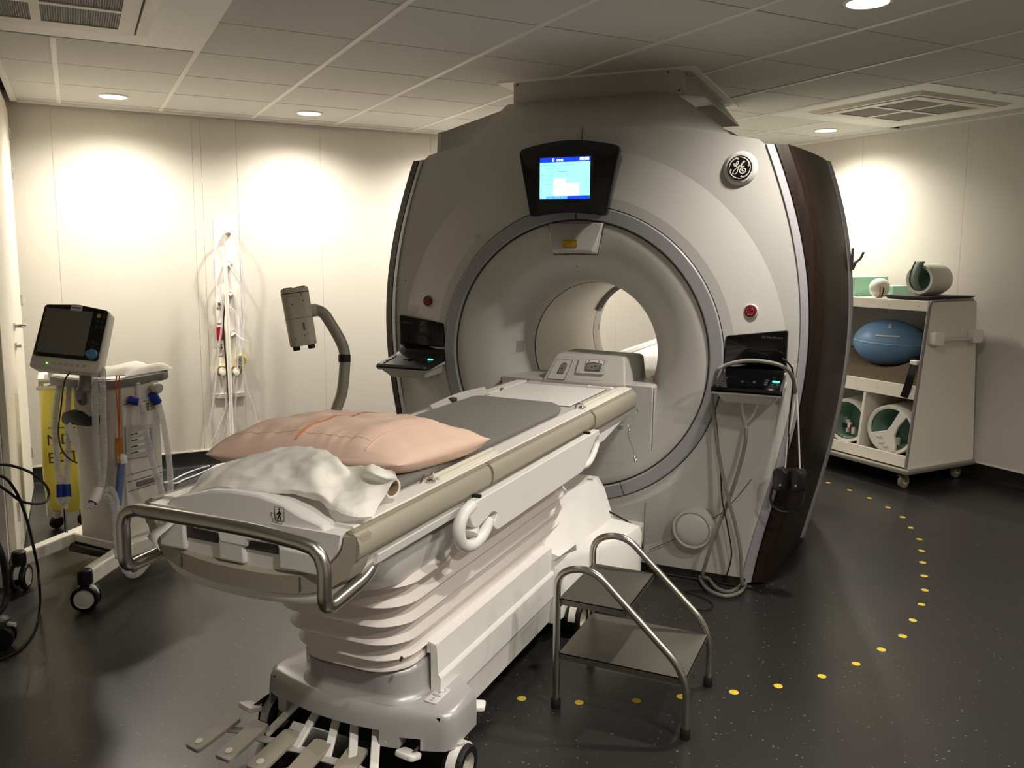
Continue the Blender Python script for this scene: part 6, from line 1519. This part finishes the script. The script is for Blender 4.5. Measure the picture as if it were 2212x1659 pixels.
# lower bays: two head coils
CG = mat('coil_mint', (158, 190, 174), 0.6)
def coil(cx, cy, cz, r, ln, label, spokes):
    ax_ = Vector((1, 0.18, 0)).normalized()
    t = thing('head_coil', label, 'coil', rm(cx + 0.1, cy, cz - r), RROT, 'coils in the lower bays of the trolley')
    T_ = RM4(cx, cy, cz) @ Matrix.Rotation(math.atan2(ax_.y, ax_.x), 4, 'Z')
    def k(): m = MB(); m.T = T_; return m
    m = k(); m.lathe([(r * 0.84, 0.012), (r * 0.86, 0.0), (r * 0.96, -0.004), (r, 0.008), (r, ln * 0.9), (r * 0.95, ln), (r * 0.8, ln)], (0, 0, 0), 'x', 40, cap=False); m.build('coil_shell', WHITEP, t)
    m = k(); m.lathe([(r * 0.82, 0.02), (r * 0.82, ln - 0.01), (0.001, ln - 0.012)], (0, 0, 0), 'x', 32, cap=False); m.build('coil_lining', CG, t)
    if spokes:
        def P(a, q): return (q * math.cos(math.radians(a)), q * math.sin(math.radians(a)))
        # broad lower shield with an arm up to the right rim
        pts = [P(208, r * 0.9), P(196, r * 0.86)] + [(-0.02, -0.005), (0.005, 0.03)] + [P(66, r * 0.88), P(44, r * 0.9)] + [(0.055, 0.03), (0.035, -0.03), (0.045, -0.09)] + [P(288, r * 0.88), P(270, r * 0.92), P(250, r * 0.92), P(230, r * 0.92)]
        # local axes of the coil front: -y is the viewer's right
        m = k(); m.puff([(-a, b) for a, b in pts], 'x', 0.014, -0.012, 0.004) if False else m.loft([[(x, -a, b) for a, b in pts] for x in (0.016, -0.010)]); f_ = m.build('coil_yoke', WHITEP, t, bevel=0.004)
        for i, (a, b) in enumerate(((-0.075, -0.055), (-0.055, -0.095), (-0.025, -0.115))):
            m = k(); m.puff(rrect(0.035, 0.018, 0.004, 3, -a, b), 'x', -0.010, -0.018, 0.002); m.build('coil_tab', CREAM, f_)
    m = k(); m.box(0.06, 0.10, 0.02, 0.06, -r * 0.4, -r * 0.2); m.build('coil_connector', BLACKM, t)
    for i in range(5):
        m = k(); m.box(0.03 + 0.01 * i, 0.05 + 0.01 * i, -0.05 + 0.02 * i, -0.03 + 0.02 * i, -r * 0.6 + 0.02 * (i % 3), -r * 0.3 + 0.015 * i); m.build('coil_element', (LGREY, RED, WHITEP, LGREY, MGREY)[i], t, bevel=0.002)
coil(4.925, 3.83, 0.187 + 0.175, 0.172, 0.34, 'white round head coil with a three-armed yoke in the lower right bay', True)
coil(4.955, 4.235, 0.187 + 0.165, 0.162, 0.32, 'open round coil with mint lining in the lower left bay, half hidden by the scanner', False)
m = cm(); m.box(4.93, 5.36, 3.64, 4.01, 0.1852, 0.188); tag(m.build('bay_liner', FOAM), 'brown foam liner under the round coil in the lower right bay', 'foam liner')
m = cm(); m.box(4.95, 5.36, 4.05, 4.45, 0.1852, 0.188); tag(m.build('bay_liner', FOAM), 'brown foam liner in the lower left bay', 'foam liner')
# on top: spherical phantom, coil on a dark tray, mint boxes
PHM = mat('phantom_white', (232, 228, 214), 0.4)
pc_ = toroom(arx(1900, 622, 5.06))
m = cm(); m.sphere((pc_.x, pc_.y, 1.257 + 0.070), 0.070, 28, 18); ph = m.build('round_phantom', PHM, ang=80)
tag(ph, 'white spherical phantom with an orange and a black stripe on top of the trolley', 'phantom')
def onph(a, e, k=1.004):
    a, e = math.radians(a), math.radians(e); return (pc_.x + 0.07 * k * math.cos(e) * math.cos(a), pc_.y + 0.07 * k * math.cos(e) * math.sin(a), 1.327 + 0.07 * k * math.sin(e))
va_ = math.degrees(math.atan2(-pc_.y, -pc_.x))
m = cm(); m.tube([onph(va_ + 4 + 0.06 * e * 0, e) for e in range(10, -62, -6)], 0.0028, 6); m.build('phantom_stripe', ORANGE, ph)
m = cm(); m.tube([onph(va_ + 22, e) for e in range(4, -58, -6)], 0.004, 6); m.build('phantom_stripe', BLACK, ph)
m = cm(); m.loft([[onph(va_ + a, e, 1.003) for a, e in ((38, -22), (62, -22), (62, 8), (38, 8))], [onph(va_ + a, e, 1.012) for a, e in ((38, -22), (62, -22), (62, 8), (38, 8))]]); m.build('phantom_label', mat('label_taupe', (150, 144, 132), 0.5), ph, flat=True)
m = cm(); m.loft([[(5.02, 3.68, 1.2575), (5.42, 3.66, 1.2575), (5.42, 3.95, 1.2575), (5.02, 3.99, 1.2575)], [(4.99, 3.655, 1.285), (5.46, 3.635, 1.285), (5.46, 3.97, 1.285), (4.99, 4.01, 1.285)]])
tag(m.build('dark_tray', DGREY, bevel=0.003), 'flat dark grey tray under the white cylindrical coil on the trolley', 'tray')
HC_ = thing('cylinder_coil', 'white cylindrical coil with a dark-edged strap on the dark tray', 'coil', rm(5.22, 3.84, 1.286), RROT)
ca = toroom(arx(1986, 602, 5.08)); T_ = RM4(ca.x, ca.y, 1.286 + 0.108) @ Matrix.Rotation(math.radians(3), 4, 'Z')
def k2(): m = MB(); m.T = T_; return m
m = k2(); m.lathe([(0.076, 0.015), (0.080, 0.0), (0.098, -0.003), (0.106, 0.012), (0.108, 0.05), (0.108, 0.19), (0.096, 0.23), (0.06, 0.25), (0.001, 0.253)], (0, 0, 0), 'x', 40, cap=False); m.build('coil_shell', PHM, HC_)
m = k2(); m.lathe([(0.076, 0.015), (0.074, 0.20), (0.001, 0.205)], (0, 0, 0), 'x', 32, cap=False); m.build('coil_lining', CG, HC_)
sp = catmull([(-0.012, -0.004, 0.122), (-0.030, 0.012, 0.05), (-0.026, 0.016, -0.02), (0.01, 0.004, -0.07)], 6)
m = k2(); m.grid([[p + Vector((0, 0.034 + 0.0 * i, 0)) for i, p in enumerate(sp)], [p + Vector((-0.004, 0, 0)) for p in sp], [p + Vector((0, -0.034, 0)) for p in sp]]); s1 = m.build('strap', mat('strap_sage', (128, 142, 132), 0.7), HC_, solid=0.002)
for d_ in (0.034, -0.034):
    m = k2(); m.tube([p + Vector((-0.001, d_, 0)) for p in sp], 0.0035, 6); m.build('strap_edge', DGREY, s1)
MINT = mat('mint_box', (168, 212, 192), 0.7)
m = cm(); m.box(5.04, 5.40, 4.30, 4.62, 1.2575, 1.40); tag(m.build('mint_foam_block', MINT, bevel=0.004), 'mint green foam block behind the spherical phantom', 'foam block')
m = cm(); m.box(5.16, 5.40, 4.06, 4.22, 1.2575, 1.34); tag(m.build('mint_foam_wedge', MINT, bevel=0.004), 'lower mint foam block between the phantom and the cylindrical coil', 'foam block')

# ================================================================== headphones, tubes and cables at the right console
def sp_tube(pts, r, n=8): return MB().tube(catmull(pts, 8), r, n)
HPH = thing('headphones', 'black headphones hanging from the right console by their cable', 'headphones', ay(1705, 1100, -0.05))
def hp(u, v, y=-0.06): return ay(u, v, y)
for (u, v), w_ in (((1690, 1035), 0.030), ((1722, 1037), 0.026)):
    c = hp(u, v); 
    m = MB(); m.T = Matrix.Translation(c) @ Matrix.Rotation(math.radians(-24), 4, 'Z'); m.puff(rrect(0.066, 0.108, 0.026, 5), 'y', -w_ * 1.1, w_ * 1.1, 0.010)
    m.T = m.T @ Matrix.Rotation(0, 4, 'X'); e_ = m.build('ear_cup', BLACKM, HPH)
    m = MB(); m.T = Matrix.Translation(c) @ Matrix.Rotation(math.radians(-24), 4, 'Z'); m.lathe([(0.006, -w_ * 1.1), (0.005, -w_ * 1.1 - 0.004), (0.0005, -w_ * 1.1 - 0.004)], (0.01, 0, -0.02), 'y', 10); m.build('cup_stud', MGREY, e_)
sp_tube([hp(1672, 1045), hp(1664, 1075), hp(1675, 1098), hp(1700, 1106), hp(1725, 1098), hp(1738, 1075), hp(1738, 1050)], 0.0062).build('head_band', BLACKM, HPH)
sp_tube([hp(1700, 1015), hp(1703, 960), hp(1706, 900), hp(1712, 840), hp(1712, 800, -0.12), hp(1700, 782, -0.20), hp(1690, 775, -0.20)], 0.004).build('headphone_cable', BLACKM, HPH)
sp_tube([hp(1728, 1012), hp(1726, 960), hp(1724, 900), hp(1719, 830), hp(1712, 790, -0.10)], 0.0035).build('headphone_cable', CLEARW, HPH)
sp_tube([hp(1696, 1012), hp(1702, 950), hp(1714, 890), hp(1717, 830), hp(1710, 790, -0.10)], 0.0035).build('headphone_cable', CLEARW, HPH)
# grey air tube draped over the keypad, hanging to the floor and coiled there
AT = mat('air_tube', (122, 119, 113), 0.35)
def fz(u, v, z=0.014): return az(u, v, z)
tube = [ay(1612, 925, -0.01), ay(1611, 950, -0.03), ay(1604, 985, -0.03), ay(1590, 1035, -0.04), ay(1576, 1075, -0.04), ay(1560, 1115, -0.05), ay(1540, 1165, -0.06), ay(1528, 1205, -0.06), Vector((0.672, -0.03, 0.045)), fz(1530, 1250), fz(1548, 1270), fz(1575, 1278), fz(1600, 1264), fz(1608, 1240), fz(1590, 1222), fz(1555, 1213), fz(1527, 1225), fz(1512, 1245), fz(1528, 1272), fz(1565, 1287), fz(1598, 1279), fz(1611, 1258), Vector((0.86, -0.06, 0.05)), ay(1600, 1195, -0.08), ay(1590, 1140, -0.08), ay(1575, 1085, -0.075), ay(1560, 1020, -0.06), ay(1548, 950, -0.05), ay(1541, 890, -0.06), ay(1539, 850, -0.14), ay(1548, 805, -0.24), ay(1565, 790, -0.235), ay(1605, 780, -0.22), ay(1650, 781, -0.21), ay(1692, 792, -0.20), ay(1712, 815, -0.13), ay(1718, 850, -0.05)]
o = MB().tube(catmull(tube, 8), 0.0085, 10).build('air_tube', AT)
tag(o, 'grey air tube looped over the right console and coiled on the floor below', 'tube')
for (u0, v0), nm in (((1603, 868), 'left'), ((1638, 870), 'right')):
    o = sp_tube([ay(u0, v0, -0.07), ay(1606 if nm == 'left' else 1628, 895, -0.05), ay(1612, 918, -0.02), ay(1612, 928, -0.012)], 0.0048).build('thin_clear_tube', CLEARW)
    tag(o, nm + ' thin clear tube joining the grey air tube under the right console', 'tube', 'thin tubes under the right console')
bk = [ay(1545, 890, -0.03), ay(1552, 960, -0.05), ay(1557, 1020, -0.05), ay(1560, 1080, -0.06), ay(1572, 1140, -0.07), ay(1580, 1200, -0.07), Vector((0.78, -0.05, 0.05)), fz(1565, 1245, .03), fz(1545, 1262, .008), fz(1515, 1274, .006), fz(1480, 1276, .006), fz(1500, 1284, .006), fz(1530, 1296, .006), fz(1540, 1308, .006), fz(1525, 1317, .006), fz(1500, 1314, .006)]
o = MB().tube(catmull(bk, 8), 0.0035, 8).build('thin_black_cable', BLACK)
tag(o, 'thin black cable hanging from the right console to a loop on the floor', 'cable')
dc = [ay(1312, 1103, -0.20), ay(1340, 1118, -0.175), ay(1366, 1134, -0.165), ay(1380, 1152, -0.165), ay(1388, 1185, -0.165), ay(1395, 1212, -0.165), az(1398, 1228, 0.006)]
o = MB().tube(catmull(dc, 6), 0.0045, 8).build('dock_cable', BLACK)
tag(o, 'black cable running over the dock block beside the stool', 'cable')

# ================================================================== trolley cut off by the left picture edge, with black cables
E_ = thing('equipment_trolley', 'equipment trolley almost cut off by the left picture edge, only a black caster showing', 'trolley', az(5, 1400, 0.0))
lc_ = az(14, 1392, 0.05)
def ecm(cx, cy):
    r = 0.05
    for s in (-1, 1):
        m = MB(); m.T = Matrix.Translation((cx, cy, 0)) @ Matrix.Rotation(math.radians(-50), 4, 'Z'); m.lathe([(r * 0.7, s * 0.010), (r, s * 0.012), (r, s * 0.028), (r * 0.9, s * 0.033), (0.001, s * 0.033)], (0, 0, r), 'x', 26, cap=False); m.build('caster_wheel', BLACKM, E_)
    m = MB(); m.T = Matrix.Translation((cx, cy, 0)); m.lathe([(0.02, 0.06), (0.035, 0.09), (0.035, 0.12), (0.02, 0.13)], (0, 0, 0), 'z', 20); m.build('caster_cap', DGREY, E_)
    m = MB(); m.T = Matrix.Translation((cx, cy, 0)); m.tube([(0, 0, 0.105), (0.06, 0.02, 0.10)], [0.012, 0.008], 8); m.build('brake_lever', LGREY, E_)
e0 = az(5, 1400, 0.0); er = toroom(e0)
def eb(x0, x1, y0, y1, z0, z1, n, m_): m = MB(); m.T = RM4(er.x, er.y, 0); m.box(x0, x1, y0, y1, z0, z1); return m.build(n, m_, E_, bevel=0.01)
ecm(e0.x, e0.y); q_ = rm(er.x - 0.45, er.y); ecm(q_.x, q_.y); q_ = rm(er.x - 0.45, er.y - 0.45); ecm(q_.x, q_.y); q_ = rm(er.x - 0.05, er.y - 0.45); ecm(q_.x, q_.y)
eb(-0.50, -0.03, -0.50, 0.03, 0.13, 0.17, 'base_tray', DGREY); eb(-0.47, -0.12, -0.45, -0.06, 0.17, 0.95, 'cabinet', VW2)
def lcab(pts, r, name, label):
    o = MB().tube(catmull([ad(u, v, d) for u, v, d in pts], 8), r, 8).build(name, BLACK); tag(o, label, 'cable', 'black cables at the left picture edge'); return o
lcab([(-40, 1012, 3.1), (0, 1003, 3.15), (40, 1010, 3.2), (75, 1026, 3.25), (100, 1050, 3.25), (106, 1070, 3.25), (98, 1084, 3.2), (75, 1088, 3.15), (45, 1082, 3.1), (15, 1060, 3.05), (-30, 1030, 3.0)], 0.0045, 'looped_cable', 'black cable making a wide loop at the left picture edge')
cb2 = [ad(-30, 1020, 2.95), ad(10, 1032, 3.0), ad(32, 1058, 3.05), ad(45, 1085, 3.1), ad(60, 1130, 3.15), ad(72, 1180, 3.2), ad(82, 1230, 3.3), ad(86, 1280, 3.35), az(86, 1310, 0.04), az(78, 1355, 0.006), az(60, 1385, 0.006), az(35, 1408, 0.006), az(0, 1425, 0.006)]
o = MB().tube(catmull(cb2, 8), 0.0045, 8).build('hanging_cable', BLACK); tag(o, 'black cable hanging down to the floor at the left picture edge', 'cable', 'black cables at the left picture edge')
cb3 = [ad(-20, 1150, 2.9), ad(0, 1190, 2.9), ad(10, 1230, 2.95), ad(14, 1280, 3.0), ad(8, 1310, 3.0), ad(-15, 1335, 3.0)]
o = MB().tube(catmull(cb3, 8), 0.009, 10).build('thick_cable', BLACK); tag(o, 'thick black cable at the very left picture edge', 'cable', 'black cables at the left picture edge')
